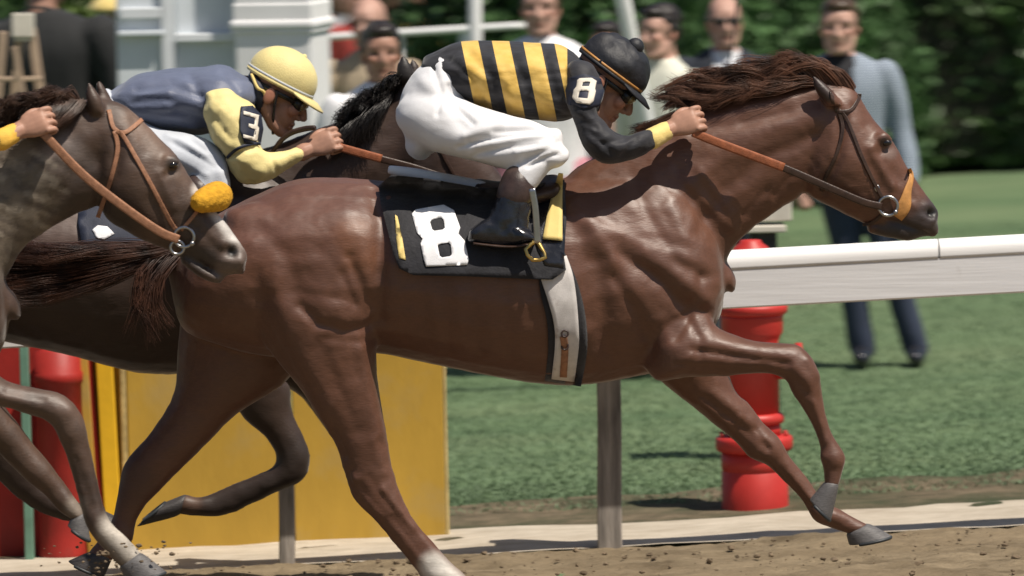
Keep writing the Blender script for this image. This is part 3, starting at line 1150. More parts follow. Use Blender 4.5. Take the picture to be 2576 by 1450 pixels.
foliage('far_hedgerow', 'far brownish green hedgerow closing the view behind the crowd', (0, 44, 1.6), (14, 1.2, 1.9), 26000, 0.12, M['leaf_mid'], boxy=True, seed=19)
M['pave'] = mat('pale_path', (0.42, 0.42, 0.42), 0.8, 0.15, 3)
sheet('path', -30, 30, 27.5, 29.5, 4, 2, 0.0, M['pave'])
# wire mesh fence far behind, left of the pole
fy = 12.8
fa, fb = W(200, 100, fy)[0], W(1290, 60, fy)[0]
fen = thing('wire_fence', 'wire mesh fence with pale top rail behind the shirted men', 'fence', ((fa + fb) / 2, fy, 0))
V1 = chain([(fa, fy, W(200, 128, fy)[2]), ((fa + fb) / 2, fy, W(745, 98, fy)[2]), (fb, fy, W(1290, 66, fy)[2])], 0.018, 8, 2)
obj('top_rail', V1, M['white_paint'], fen)
M['wire'] = mat('grey_wire', (0.22, 0.23, 0.24), 0.5, 0.2, 20, metal=0.6)
ztop = W(745, 98, fy)[2]
wires = []
k = 0
xx = fa
while xx < fb:
    for sgn in (1, -1):
        a_ = np.array([xx, fy, gz(xx)]); b_ = np.array([xx + sgn * 1.0, fy + .004 * sgn, gz(xx) + 1.0])
        top = ztop + gz(xx) - 0.0
        h_ = min(1.0, top - gz(xx) - 0.03)
        b_ = np.array([xx + sgn * h_, fy + .004 * sgn, gz(xx) + h_])
        wires.append(chain([a_, b_], 0.0022, 4, 1))
    xx += 0.06
o = obj('wire_mesh', join(wires), M['wire'], fen)
o['kind'] = 'stuff'
for px in (470, 745, 1000, 1170):
    x_ = W(px, 90, fy)[0]
    obj('fence_post', chain([(x_, fy + .03, gz(x_) - .05), (x_, fy + .03, gz(x_) + .6), (x_, fy + .03, ztop + gz(x_) + 0.02)], 0.025, 8, 1), M['white_paint'], fen)
# ------------------------------------------------------------------ horses
TORSO = [((470, 590), (425, 700), .07), ((530, 550), (455, 820), .19), ((620, 502), (530, 862), .255), ((740, 453), (655, 895), .285),
         ((850, 447), (800, 905), .30), ((960, 455), (935, 888), .285), ((1080, 462), (1080, 915), .30), ((1220, 474), (1200, 940), .32),
         ((1340, 465), (1340, 964), .315), ((1460, 438), (1460, 970), .285), ((1570, 415), (1590, 950), .245), ((1660, 430), (1690, 925), .23),
         ((1740, 480), (1770, 870), .21), ((1795, 570), (1812, 790), .15), ((1815, 645), (1822, 735), .08)]
NECK = [((1430, 440), (1700, 900), .17), ((1540, 375), (1800, 720), .135), ((1640, 325), (1842, 628), .11), ((1740, 285), (1890, 578), .098),
        ((1850, 250), (1935, 545), .09), ((1950, 228), (1975, 518), .082), ((2030, 212), (2012, 495), .076), ((2090, 208), (2050, 440), .07)]
HEAD = [((2085, 205), (2010, 400), .066), ((2148, 224), (2022, 478), .088), ((2195, 297), (2070, 512), .098), ((2243, 350), (2135, 545), .085),
        ((2283, 420), (2190, 570), .066), ((2320, 474), (2235, 585), .055), ((2346, 510), (2275, 596), .052), ((2362, 535), (2315, 597), .044),
        ((2358, 560), (2336, 594), .026)]
LIP = [((2200, 560), (2190, 588), .04), ((2250, 562), (2246, 600), .042), ((2285, 572), (2280, 606), .04), ((2302, 585), (2298, 604), .028)]
NH = [((560, 560), (960, 640), .13, -.12), ((600, 760), (968, 760), .15, -.15), ((690, 900), (950, 850), .125, -.16), ((760, 985), (948, 930), .10, -.165),
      ((815, 1070), (962, 1030), .075, -.17), ((848, 1130), (975, 1105), .06, -.17), ((866, 1190), (988, 1180), .052, -.17),
      ((890, 1255), (1012, 1250), .044, -.17), ((945, 1312), (1042, 1308), .036, -.165), ((995, 1372), (1088, 1362), .034, -.16),
      ((1045, 1432), (1135, 1415), .037, -.16), ((1070, 1468), (1166, 1442), .041, -.16), ((1120, 1508), (1196, 1478), .035, -.16)]
FH = [((470, 700), (800, 760), .13, .14), ((446, 880), (740, 940), .115, .15), ((437, 986), (600, 1039), .085, .15), ((383, 1083), (528, 1110), .066, .15),
      ((322, 1152), (452, 1184), .056, .15), ((303, 1200), (405, 1232), .048, .15), ((293, 1260), (362, 1278), .038, .15),
      ((282, 1305), (340, 1322), .035, .15), ((262, 1345), (333, 1362), .04, .15), ((225, 1385), (285, 1408), .034, .15)]
FA = [((1750, 700), (1610, 900), .09, -.10), ((1790, 805), (1650, 957), .105, -.14), ((1832, 836), (1720, 950), .088, -.15), ((1900, 858), (1830, 946), .07, -.15),
      ((1962, 864), (1922, 940), .06, -.15), ((2014, 872), (1975, 955), .055, -.15), ((2054, 920), (1990, 985), .052, -.15),
      ((2068, 985), (2008, 1010), .042, -.15), ((2080, 1052), (2040, 1064), .030, -.15), ((2102, 1108), (2063, 1119), .029, -.15),
      ((2127, 1146), (2064, 1156), .040, -.15), ((2120, 1186), (2072, 1186), .034, -.15), ((2112, 1216), (2074, 1216), .031, -.15)]
FB = [((1750, 800), (1620, 920), .09, .09), ((1830, 935), (1680, 975), .09, .12), ((1850, 985), (1740, 1022), .08, .12), ((1885, 1018), (1793, 1065), .068, .12),
      ((1923, 1066), (1850, 1112), .056, .12), ((1962, 1104), (1884, 1150), .058, .12), ((1987, 1149), (1931, 1171), .042, .12),
      ((2030, 1202), (1978, 1217), .031, .12), ((2069, 1256), (2018, 1260), .032, .12), ((2116, 1284), (2046, 1307), .044, .12),
      ((2150, 1303), (2086, 1327), .034, .12), ((2180, 1318), (2126, 1340), .034, .12)]
MUSCLES = [
    ([(940, 480), (962, 560), (955, 660), (952, 800)], 18, -16), ([(985, 500), (1000, 620), (990, 740)], 26, 8),
    ([(890, 590)], 55, 16), ([(870, 540), (905, 640), (925, 720)], 30, 8),
    ([(755, 770), (800, 815), (870, 832), (930, 820)], 13, -13), ([(850, 770)], 60, 14), ([(800, 740), (880, 790)], 30, 6),
    ([(880, 650), (905, 710), (935, 775)], 12, -10), ([(860, 690), (890, 760)], 10, -5),
    ([(690, 700), (745, 860), (820, 1030)], 36, 12), ([(640, 690), (690, 860), (760, 980)], 22, -6), ([(800, 880), (850, 980), (900, 1080)], 20, -6),
    ([(905, 870), (925, 980), (950, 1090)], 16, 8), ([(838, 1085), (880, 1180)], 9, -8), ([(940, 1110), (965, 1190)], 12, 6), ([(878, 1195), (915, 1250)], 12, -6),
    ([(930, 1200), (1000, 1300), (1080, 1400)], 8, -4), ([(820, 850), (900, 860), (945, 850)], 10, -6),
    ([(560, 610), (700, 600), (820, 560)], 40, 8), ([(640, 560), (720, 640), (740, 740)], 22, -7),
    ([(1440, 520), (1490, 580), (1540, 645)], 20, 13), ([(1490, 560), (1570, 600), (1650, 630), (1720, 650)], 18, 9),
    ([(1560, 640), (1640, 690), (1720, 770)], 15, -13), ([(1620, 640), (1700, 690), (1770, 750)], 18, 12), ([(1700, 655), (1780, 700)], 14, -8),
    ([(1500, 660), (1515, 760), (1530, 880)], 26, -20), ([(1590, 720), (1650, 800), (1680, 870)], 28, 14), ([(1545, 700), (1600, 780), (1640, 870)], 12, -8),
    ([(1730, 800), (1760, 850), (1760, 900)], 12, -8), ([(1800, 720), (1790, 800)], 20, 8), ([(1765, 700), (1740, 780), (1700, 850)], 11, -9),
    ([(1460, 600), (1475, 700), (1480, 800)], 18, -8),
    ([(1740, 880), (1850, 897), (1980, 915)], 9, -9), ([(1700, 918), (1830, 930), (1930, 930)], 8, -6), ([(1780, 860), (1900, 885)], 14, 7), ([(2000, 930), (2030, 960)], 14, 6),
    ([(1770, 1000), (1850, 1060), (1930, 1130)], 9, -7), ([(1800, 990), (1880, 1060)], 14, 6), ([(1960, 1180), (2040, 1275)], 6, -6),
    ([(2050, 300), (1930, 330), (1800, 400), (1700, 500)], 26, 9), ([(2040, 345), (1920, 400), (1820, 480), (1760, 580)], 18, -10),
    ([(1700, 430), (1740, 500), (1800, 580)], 16, -7), ([(1760, 430), (1830, 520), (1850, 580)], 10, 5), ([(1640, 440), (1690, 520), (1720, 600)], 16, 6), ([(1600, 470), (1640, 560), (1680, 620)], 14, -6),
    ([(2060, 255), (1960, 290), (1860, 310), (1740, 330)], 14, -8), ([(1990, 250), (1880, 270)], 14, 5),
    ([(2120, 300), (2108, 400), (2070, 480)], 12, -12), ([(2130, 410)], 46, 7), ([(2185, 375), (2220, 430), (2245, 470)], 9, 7), ([(2195, 420), (2215, 470)], 14, -7),
    ([(2225, 340), (2205, 350), (2195, 370)], 9, 9), ([(2236, 372), (2215, 385)], 9, -6), ([(2150, 270), (2180, 310)], 14, -6), ([(2250, 430), (2290, 500)], 10, -5), ([(2265, 470), (2300, 520)], 8, 5),
    ([(2344, 535)], 13, -26), ([(2330, 520), (2352, 520)], 8, 6), ([(2328, 545), (2350, 555)], 7, 5), ([(2330, 590), (2304, 578), (2262, 562), (2235, 556)], 6, -14), ([(2200, 585)], 10, -6),
    ([(2075, 1000), (2100, 1100)], 5, -5), ([(2045, 1010), (2078, 1110)], 6, 5), ([(2070, 1150)], 10, 5), ([(2100, 1185), (2090, 1210)], 8, -4), ([(2030, 905), (2060, 950)], 8, 5), ([(2010, 960), (2030, 990)], 7, -6),
    ([(1905, 1105)], 14, 6), ([(1900, 1080), (1935, 1130)], 6, -6), ([(1985, 1190), (2045, 1265)], 5, 6), ([(2060, 1290)], 12, 6), ([(1760, 1010), (1830, 1065)], 8, 6), ([(1860, 1050), (1840, 1080)], 6, 5),
    ([(870, 1160), (905, 1240), (960, 1300)], 6, 6), ([(960, 1230), (1040, 1330)], 6, 5), ([(985, 1300), (1060, 1395)], 5, -5), ([(895, 1205)], 10, 8), ([(1100, 1445)], 14, 5),
    
    ([(2180, 440), (2200, 500)], 4, 3), ([(2250, 460), (2235, 500)], 4, 3), ([(1960, 520), (1900, 560), (1850, 610)], 8, 5), ([(1930, 480), (1870, 540)], 8, -4), ([(1990, 440), (1950, 490)], 8, -5),
    ([(1690, 428), (1750, 480), (1835, 570)], 12, 6), ([(1080, 700), (1100, 860)], 14, 3), ([(1150, 690), (1165, 880)], 14, 3), ([(1230, 690), (1240, 890)], 14, 3), ([(1310, 700), (1315, 900)], 14, 3),
    ([(1115, 700), (1130, 880)], 12, -3), ([(1190, 690), (1205, 880)], 12, -3), ([(1270, 700), (1280, 890)], 12, -3),
    ([(1040, 760), (1120, 900), (1300, 940)], 18, -3)]

def horse_body(segs, y0, voxel, dx=0, dy=0, sc=1.0, strokes=None, sm=7, extra=None):
    parts = [pairs(s_, y0, dx, dy, sc) for s_ in segs]
    if extra:
        parts += extra
    me = remesh(parts, voxel, sm)
    if strokes:
        sculpt(me, [(a, b * 1.12, c * .92) for a, b, c in strokes], dx, dy, sc)
        # the far flank carries the same muscles
    rough_up(me, 0.0016, 26, 4)
    return me

def ear_parts(tip, base_a, base_b, y, depth=0.022):
    a, b, t = W(*base_a, y), W(*base_b, y), W(*tip, y)
    c = (a + b) / 2
    u = (b - a) / 2
    v = np.array([0, depth, 0])
    st = [(c, u * .85, v), (c + (t - c) * .3, u * 1.05, v * 1.1), (c + (t - c) * .65, u * .75, v * .8), (c + (t - c) * .9, u * .28, v * .4), (t, u * .05, v * .08)]
    return tube(st, 14, 3)

def hoof(quad, w, y, mt, parent, shoe=True):
    """quad: coronet front, coronet back, ground back(heel), ground front(toe) in px"""
    cf, cb, hb_, tf = [W(*p, y) for p in quad]
    st = []
    for t, g in ((0, .84), (.08, .95), (.25, 1.0), (.55, 1.0), (.88, 1.0), (.97, .98), (1.0, .93)):
        A = cf + (tf - cf) * t
        B = cb + (hb_ - cb) * t
        k = w * (0.86 + 0.28 * t) * g
        st.append(((A + B) / 2, (B - A) / 2 * g, np.array([0, k, 0])))
    o_ = obj('hoof', tube(st, 28, 2, True, 0.95), mt, parent)
    if shoe:
        n = (tf + hb_) / 2 - (cf + cb) / 2
        n /= np.linalg.norm(n)
        A, B = tf + n * 0.001, hb_ + n * 0.001
        c = (A + B) / 2
        th_ = np.linspace(-2.2, 2.2, 15)
        pts = [c + (A - c) * math.cos(t) * .9 + np.array([0, w * 1.12 * math.sin(t), 0]) for t in th_]
        sh = obj('horseshoe', chain(pts, 0.006, 6, 2), M['dark_iron'], o_)
    return o_

CH = (0.126, 0.051, 0.028)
# ---- the leading chestnut
H8 = thing('racehorse', 'galloping chestnut racehorse at full stretch in front, wearing the number 8 cloth', 'horse', (0, 0, 0), 'racehorses galloping past the rail')
far_shoulder = None
me = horse_body([TORSO, NECK, HEAD, LIP, NH, FH, FA, FB], 0.0, 0.0085, strokes=MUSCLES, sm=4,
                extra=[ear_parts((2044, 188), (2078, 268), (2122, 264), -0.082, .026), ear_parts((2062, 196), (2092, 250), (2118, 250), 0.05),
                       ell(W(2220, 352, -0.052), (0.036, 0.018, 0.022)), ell(W(2220, 352, 0.052), (0.036, 0.018, 0.022))])
paint(me, CH, [([(2350, 540), (2310, 580), (2270, 590)], 44, (0.040, 0.030, 0.030), .92), ([(2300, 595), (2220, 588)], 26, (0.03, 0.022, 0.02), .8),
               ([(2344, 536)], 13, (0.004, 0.003, 0.003), 1), ([(2240, 385)], 16, (0.19, 0.14, 0.12), .55), ([(2226, 357)], 13, (0.02, 0.012, 0.01), .9),
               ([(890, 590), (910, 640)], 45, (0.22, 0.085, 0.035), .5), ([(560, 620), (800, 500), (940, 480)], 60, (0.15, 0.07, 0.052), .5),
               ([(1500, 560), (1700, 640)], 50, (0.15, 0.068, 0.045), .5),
               ([(1090, 1425), (1170, 1500)], 34, (0.62, 0.58, 0.52), 1), ([(2050, 198), (2080, 240)], 17, (0.022, 0.010, 0.007), .95),
               ([(2105, 1200), (2090, 1225)], 16, (0.16, 0.075, 0.05), .5), ([(960, 1180), (1040, 1290)], 30, (0.15, 0.07, 0.045), .5),
               ([(300, 1150), (330, 1210)], 60, (0.07, 0.03, 0.02), .6)])
B8 = bvh_of(me)
obj('body', None, M['coat'], H8, me=me)
hoof([(2112, 1216), (2074, 1212), (2036, 1258), (2090, 1312)], 0.042, -0.15, M['hoof'], H8)
hoof([(2186, 1316), (2128, 1342), (2136, 1372), (2246, 1350)], 0.045, 0.12, M['hoof'], H8)
hoof([(1200, 1476), (1122, 1512), (1128, 1556), (1262, 1542)], 0.045, -0.16, M['hoof'], H8)
hoof([(285, 1400), (225, 1388), (170, 1412), (262, 1452)], 0.045, 0.15, M['hoof_dark'], H8)
for s_ in (-1, 1):
    p_ = W(2228, 357, 0)
    obj('eye', ell((p_[0], 0.0605 * s_, p_[2]), (0.017, 0.0115, 0.0115), None, 14, 8), M['eye'], H8)
# mane: locks streaming back from the crest
rm = random.Random(4)
guides = []
crest = [(1735, 282), (1800, 258), (1880, 238), (1960, 220), (2040, 205), (2110, 208)]
cr = catmull(np.array(crest, float), 9)
for i in range(0, len(cr)):
    x, y = cr[i]
    t = i / len(cr)
    for q in range(2):
        L = rm.uniform(90, 190) * (1.0 if t > .25 else .6)
        rise = rm.uniform(14, 60)
        ph = rm.uniform(0, 6.28)
        dep = rm.uniform(-.035, .04)
        wv = lambda u: 9 * math.sin(ph + 4.5 * u)
        guides.append([(x + 8, y + 10, dep * .5), (x - L * .22, y - rise * .75 + wv(.2), dep), (x - L * .5, y - rise + wv(.5), dep * 1.2), (x - L * .78, y - rise * .8 + 1.5 * wv(.8), dep * 1.3), (x - L, y - rise * .65 + 2.2 * wv(1.0) + rm.uniform(-8, 22), dep * 1.4)])
for q in range(14):
    x = rm.uniform(1920, 2110); y = np.interp(x, [1900, 2000, 2130], [235, 212, 208])
    guides.append([(x, y + 2, -.02), (x - 50, y + 2, -.035), (x - 110, y + 12 + rm.uniform(-14, 10), -.055), (x - rm.uniform(150, 240), y + rm.uniform(-10, 46), -.06)])
for q in range(10):
    x = rm.uniform(2100, 2150)
    guides.append([(x, 222, -.01), (x - 30, 182, -.01), (x - 90, 158 + rm.uniform(-10, 12), -.01), (x - rm.uniform(120, 170), 148 + rm.uniform(-14, 18), -.02), (x - rm.uniform(175, 200), 160 + rm.uniform(-10, 24), -.02)])
for q in range(7):
    x = rm.uniform(1745, 1800); y = np.interp(x, [1740, 1860], [284, 242])
    guides.append([(x, y, -.02), (x - 50, y + 8, -.03), (x - 110, y + 34, -.03), (x - 170, y + rm.uniform(46, 80), -.02)])
obj('mane', locks(guides, 0.0, 44, 5.2, 0.009, 0.0014, 21, 2.2), M['mane_ch'], H8)
# tail
guides = []
for q in range(60):
    e = rm.uniform(-1, 1)
    guides.append([(470, 620 + 12 * e, rm.uniform(-.03, .03)), (380, 640 + 22 * e, rm.uniform(-.08, .05)), (250, 668 + 46 * e + rm.uniform(-10, 10), rm.uniform(-.12, .06)),
                   (110, 690 + 66 * e + rm.uniform(-14, 14), rm.uniform(-.14, .08)), (-30 + rm.uniform(-60, 40), 690 + 90 * e + rm.uniform(-20, 20), rm.uniform(-.15, .1))])
for q in range(7):
    x = rm.uniform(390, 455)
    guides.append([(x, 640, -.05), (x - 45, 690 + rm.uniform(-10, 10), -.1), (x - 60 + rm.uniform(-30, 10), 760, -.13), (x - 40 + rm.uniform(-40, 30), 820 + rm.uniform(-20, 40), -.13)])
obj('tail', locks(guides, 0.0, 46, 7.5, 0.02, 0.0015, 22, 4), M['tail_ch'], H8)

# ---- the dark bay behind it
Y3 = 0.95
DX3, DY3 = -1010, -28
NECK3 = [((430, 470), (690, 900), .17), ((560, 400), (800, 720), .13), ((690, 365), (860, 620), .11), ((800, 322), (920, 560), .098),
         ((890, 290), (975, 520), .09), ((960, 246), (1020, 480), .08), ((1018, 204), (1050, 450), .072)]
HEAD3 = [((1022, 192), (980, 400), .066), ((1085, 215), (985, 470), .088), ((1135, 280), (1035, 505), .098), ((1190, 345), (1095, 535), .085),
         ((1238, 410), (1155, 560), .066), ((1280, 465), (1205, 575), .055), ((1310, 500), (1245, 590), .052), ((1322, 525), (1280, 592), .04)]
FA3 = [((720, 700), (560, 930), .10, -.12), ((590, 950), (716, 955), .085, -.12), ((602, 1039), (735, 1035), .07, -.12), ((660, 1093), (764, 1099), .056, -.12), ((692, 1139), (782, 1148), .054, -.12),
       ((688, 1172), (764, 1208), .05, -.12), ((640, 1196), (690, 1242), .04, -.12), ((590, 1216), (622, 1276), .033, -.12), ((542, 1237), (566, 1298), .033, -.12), ((502, 1252), (506, 1299), .036, -.12), ((468, 1243), (452, 1296), .034, -.12)]
FB3 = [((760, 800), (600, 930), .10, .10), ((850, 935), (740, 985), .085, .12), ((890, 1060), (815, 1075), .06, .12), ((920, 1130), (862, 1145), .05, .12), ((945, 1190), (880, 1200), .05, .12), ((975, 1255), (925, 1262), .034, .12), ((1030, 1330), (985, 1345), .033, .12), ((1085, 1400), (1035, 1420), .036, .12), ((1120, 1440), (1075, 1462), .03, .12)]
NH3 = [((-440, 560), (-50, 640), .13, -.12), ((-400, 760), (-40, 760), .15, -.15), ((-260, 920), (-50, 860), .12, -.16), ((-150, 1030), (-30, 960), .085, -.17), ((-70, 1120), (40, 1060), .06, -.17), ((-20, 1190), (80, 1130), .055, -.17),
       ((40, 1250), (110, 1200), .042, -.17), ((100, 1290), (150, 1240), .035, -.17), ((160, 1310), (195, 1262), .037, -.17), ((215, 1318), (235, 1276), .034, -.17)]
FH3 = [((-540, 700), (-200, 760), .13, .14), ((-550, 900), (-300, 950), .11, .15), ((-600, 1000), (-440, 1060), .08, .15), ((-690, 1100), (-580, 1150), .056, .15), ((-720, 1180), (-620, 1220), .048, .15), ((-735, 1290), (-670, 1310), .036, .15), ((-760, 1360), (-690, 1380), .038, .15)]
TOR3 = [((a[0] + DX3, a[1] + DY3), (b[0] + DX3, b[1] + DY3 - (14 if b[0] < 1300 else 0)), w) for a, b, w in TORSO]
H3 = thing('racehorse', 'dark bay racehorse with black mane running between the chestnut and the rail', 'horse', (W(300, 900, Y3)[0], Y3, 0), 'racehorses galloping past the rail')
me = horse_body([TOR3, NECK3, HEAD3, FA3, FB3, NH3, FH3], Y3, 0.012, extra=[ear_parts((1014, 134), (998, 206), (1048, 212), Y3 - .06), ear_parts((1040, 142), (1026, 196), (1062, 205), Y3 + .05)])
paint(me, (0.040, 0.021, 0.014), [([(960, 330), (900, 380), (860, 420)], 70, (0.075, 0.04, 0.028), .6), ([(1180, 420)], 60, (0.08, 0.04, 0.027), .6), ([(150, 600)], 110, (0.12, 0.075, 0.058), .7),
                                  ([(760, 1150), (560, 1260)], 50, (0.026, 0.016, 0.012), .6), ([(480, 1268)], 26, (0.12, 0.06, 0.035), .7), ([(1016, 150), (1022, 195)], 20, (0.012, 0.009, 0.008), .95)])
B3 = bvh_of(me)
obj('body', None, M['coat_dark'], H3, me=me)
hoof([(470, 1242), (452, 1298), (342, 1326), (420, 1262)], 0.042, Y3 - .12, M['hoof_dark'], H3)
hoof([(1122, 1440), (1072, 1464), (1075, 1490), (1160, 1478)], 0.04, Y3 + .12, M['hoof_dark'], H3)
hoof([(238, 1274), (212, 1320), (268, 1352), (330, 1318)], 0.045, Y3 - .17, M['hoof_dark'], H3)
hoof([(-690, 1380), (-760, 1360), (-810, 1390), (-720, 1440)], 0.042, Y3 + .15, M['hoof_dark'], H3)
guides = []
for q in range(90):
    t = rm.uniform(0, 1)
    x = 880 + 145 * t; y = 306 - 100 * t
    L = rm.uniform(25, 62)
    guides.append([(x, y + 14, rm.uniform(-.05, .03)), (x - L * .35, y - rm.uniform(4, 26), rm.uniform(-.08, .04)), (x - L * .75, y + rm.uniform(-24, 14), rm.uniform(-.1, .04)), (x - L, y + rm.uniform(-16, 40), rm.uniform(-.12, .04))])
for q in range(40):
    x = rm.uniform(890, 990); y = np.interp(x, [800, 1020], [348, 212])
    guides.append([(x, y + 6, -.05), (x - 18, y + 30, -.11), (x - 34, y + 60, -.125), (x - 46 + rm.uniform(-14, 14), y + rm.uniform(70, 120), -.12)])
obj('mane', locks(guides, Y3, 20, 5, 0.012, 0.0018, 23, 4), M['mane_blk'], H3)
guides = [[(-540, 600), (-640, 640), (-760, 680 + 30 * e), (-900, 690 + 70 * e)] for e in np.linspace(-1, 1, 16)]
obj('tail', locks(guides, Y3, 8, 6, 0.03, 0.003, 24, 8), M['mane_blk'], H3)

# ---- the roan chasing on the outside
YL = -0.62
DXL, DYL = -1800, 70
NECKL = [((-370, 510), (-120, 950), .17), ((-220, 430), (-40, 780), .135), ((-100, 360), (20, 690), .115), ((0, 310), (60, 625), .105), ((90, 275), (130, 575), .098),
         ((165, 255), (190, 540), .09), ((225, 250), (240, 520), .08), ((275, 258), (262, 470), .072)]
HEADL = [((262, 250), (235, 420), .066), ((305, 260), (248, 505), .088), ((346, 291), (270, 553), .098), ((394, 339), (312, 580), .098), ((440, 386), (362, 607), .088), ((478, 445), (420, 628), .072),
         ((522, 508), (472, 652), .062), ((564, 556), (520, 676), .055), ((600, 604), (556, 694), .052), ((622, 640), (588, 692), .044), ((616, 668), (604, 690), .024)]
LIPL = [((470, 640), (462, 668), .04), ((520, 672), (510, 702), .042), ((555, 686), (545, 714), .036)]
FAL = [((-60, 800), (-220, 960), .10, -.12), ((-40, 900), (-130, 1030), .10, -.14), ((10, 955), (-10, 1022), .08, -.15), ((85, 976), (70, 1042), .066, -.15), ((138, 985), (110, 1055), .06, -.15), ((176, 1005), (138, 1080), .056, -.15),
       ((210, 1052), (150, 1108), .052, -.15), ((222, 1105), (164, 1140), .042, -.15), ((240, 1182), (186, 1210), .034, -.15), ((256, 1255), (204, 1280), .033, -.15), ((276, 1310), (222, 1334), .041, -.15), ((316, 1350), (262, 1384), .037, -.15), ((352, 1388), (300, 1424), .036, -.15)]
FBL = [((-80, 830), (-240, 960), .10, .10), ((-20, 980), (-110, 1040), .085, .12), ((48, 1070), (-30, 1110), .068, .12), ((88, 1122), (20, 1165), .055, .12), ((130, 1172), (70, 1212), .052, .12), ((164, 1218), (112, 1246), .036, .12), ((196, 1262), (150, 1288), .04, .12), ((214, 1290), (178, 1306), .033, .12)]
TORL = [((a[0] + DXL, a[1] + DYL), (b[0] + DXL, b[1] + DYL), w) for a, b, w in TORSO]
sh_ = lambda L: [((a[0] + DXL, a[1] + DYL), (b[0] + DXL, b[1] + DYL), w, o_) for a, b, w, o_ in L]
HL = thing('racehorse', 'brown roan racehorse with yellow fleece noseband chasing the chestnut', 'horse', (W(-500, 900, YL)[0], YL, 0), 'racehorses galloping past the rail')
MUSL = [([(300, 350), (290, 440), (255, 510)], 12, -12), ([(340, 470)], 55, 7), ([(400, 440), (440, 520)], 10, 7), ([(420, 400), (410, 430)], 10, 8), ([(446, 428), (415, 440)], 8, -6),
        ([(585, 634)], 13, -24), ([(560, 615), (600, 610)], 9, 6), ([(565, 655), (605, 655)], 9, 6), ([(480, 560), (560, 640)], 10, -5), ([(380, 500), (430, 570)], 16, -6),
        ([(250, 330), (150, 400), (60, 520)], 26, 8), ([(240, 400), (170, 470), (110, 560)], 18, -9), ([(130, 330), (20, 420)], 18, -5), ([(80, 420), (10, 520)], 16, 5),
        ([(20, 985), (110, 1005)], 8, -6), ([(175, 1030)], 16, 5), ([(190, 1150), (235, 1280)], 6, -4), ([(340, 310), (370, 380)], 14, -5), ([(590, 690), (550, 690), (500, 660)], 5, -8)]
me = horse_body([TORL, NECKL, HEADL, LIPL, FAL, FBL, sh_(NH), sh_(FH)], YL, 0.0095, strokes=MUSL, sm=6,
                extra=[ear_parts((220, 200), (228, 286), (266, 284), YL - .055, .026), ear_parts((246, 196), (252, 270), (290, 280), YL + .03, .026), ell(W(428, 408, YL - .055), (0.034, 0.018, 0.022))])
rr = np.random.default_rng(9)
roan = [([(20, 420), (60, 520), (10, 600)], 90, (0.20, 0.165, 0.125), .85), ([(150, 380), (190, 420)], 46, (0.26, 0.21, 0.19), .8)]
for q in range(60):
    x, y = rr.uniform(-120, 160), rr.uniform(380, 640)
    roan.append(([(x, y), (x + 40, y + 18)], 7, (0.36, 0.31, 0.25) if q % 2 else (0.07, 0.05, 0.04), .6))
paint(me, (0.078, 0.042, 0.026), roan + [([(290, 530), (200, 560), (230, 470)], 60, (0.045, 0.024, 0.016), .8), ([(340, 300), (470, 430)], 34, (0.165, 0.105, 0.074), .7), ([(505, 478), (560, 545), (606, 606)], 22, (0.68, 0.64, 0.60), 1),  # dark throat blob is the neck's own shade behind the jaw, painted in
                                  ([(600, 640), (560, 690)], 30, (0.16, 0.115, 0.095), .8), ([(585, 634)], 14, (0.006, 0.004, 0.004), 1), ([(520, 650), (480, 640)], 24, (0.05, 0.035, 0.03), .7), ([(437, 413)], 18, (0.02, 0.014, 0.012), .9),
                                  ([(0, 985), (140, 1015), (190, 1060)], 40, (0.14, 0.085, 0.06), .7), ([(290, 1330), (350, 1400)], 40, (0.6, 0.54, 0.46), .95), ([(190, 1275)], 26, (0.3, 0.25, 0.2), .7)])
BL = bvh_of(me)
obj('body', None, M['coat_roan'], HL, me=me)
hoof([(354, 1388), (298, 1426), (318, 1462), (420, 1440)], 0.044, YL - .15, M['hoof'], HL)
hoof([(216, 1288), (176, 1308), (170, 1322), (228, 1362)], 0.042, YL + .12, M['hoof'], HL)
hoof([(1200 + DXL, 1476 + DYL), (1122 + DXL, 1512 + DYL), (1128 + DXL, 1556 + DYL), (1262 + DXL, 1542 + DYL)], 0.045, YL - .16, M['hoof'], HL)
hoof([(285 + DXL, 1400 + DYL), (225 + DXL, 1388 + DYL), (170 + DXL, 1412 + DYL), (262 + DXL, 1452 + DYL)], 0.045, YL + .15, M['hoof'], HL)
p_ = W(436, 412, YL)
for s_ in (-1, 1):
    obj('eye', ell((p_[0], YL + 0.0635 * s_, p_[2]), (0.017, 0.0115, 0.012), None, 14, 8), M['eye'], HL)
guides = []
for q in range(120):
    t = rm.uniform(0, 1)
    x = 20 + 185 * t; y = np.interp(x, [0, 90, 225, 260], [312, 278, 250, 252])
    L = rm.uniform(60, 130)
    guides.append([(x, y + 6, rm.uniform(-.05, .02)), (x - L * .3, y - rm.uniform(0, 30), rm.uniform(-.08, .02)), (x - L * .7, y + rm.uniform(-34, 6), rm.uniform(-.1, .02)), (x - L, y + rm.uniform(-20, 34), rm.uniform(-.1, .02))])
for q in range(40):
    x = rm.uniform(130, 215)
    guides.append([(x, 256, -.06), (x - 24, 285, -.1), (x - 55, 310, -.115), (x - 90, 322 + rm.uniform(-14, 20), -.12)])
obj('mane', locks(guides, YL, 26, 5.2, 0.01, 0.0015, 25, 2.5), M['mane_br'], HL)

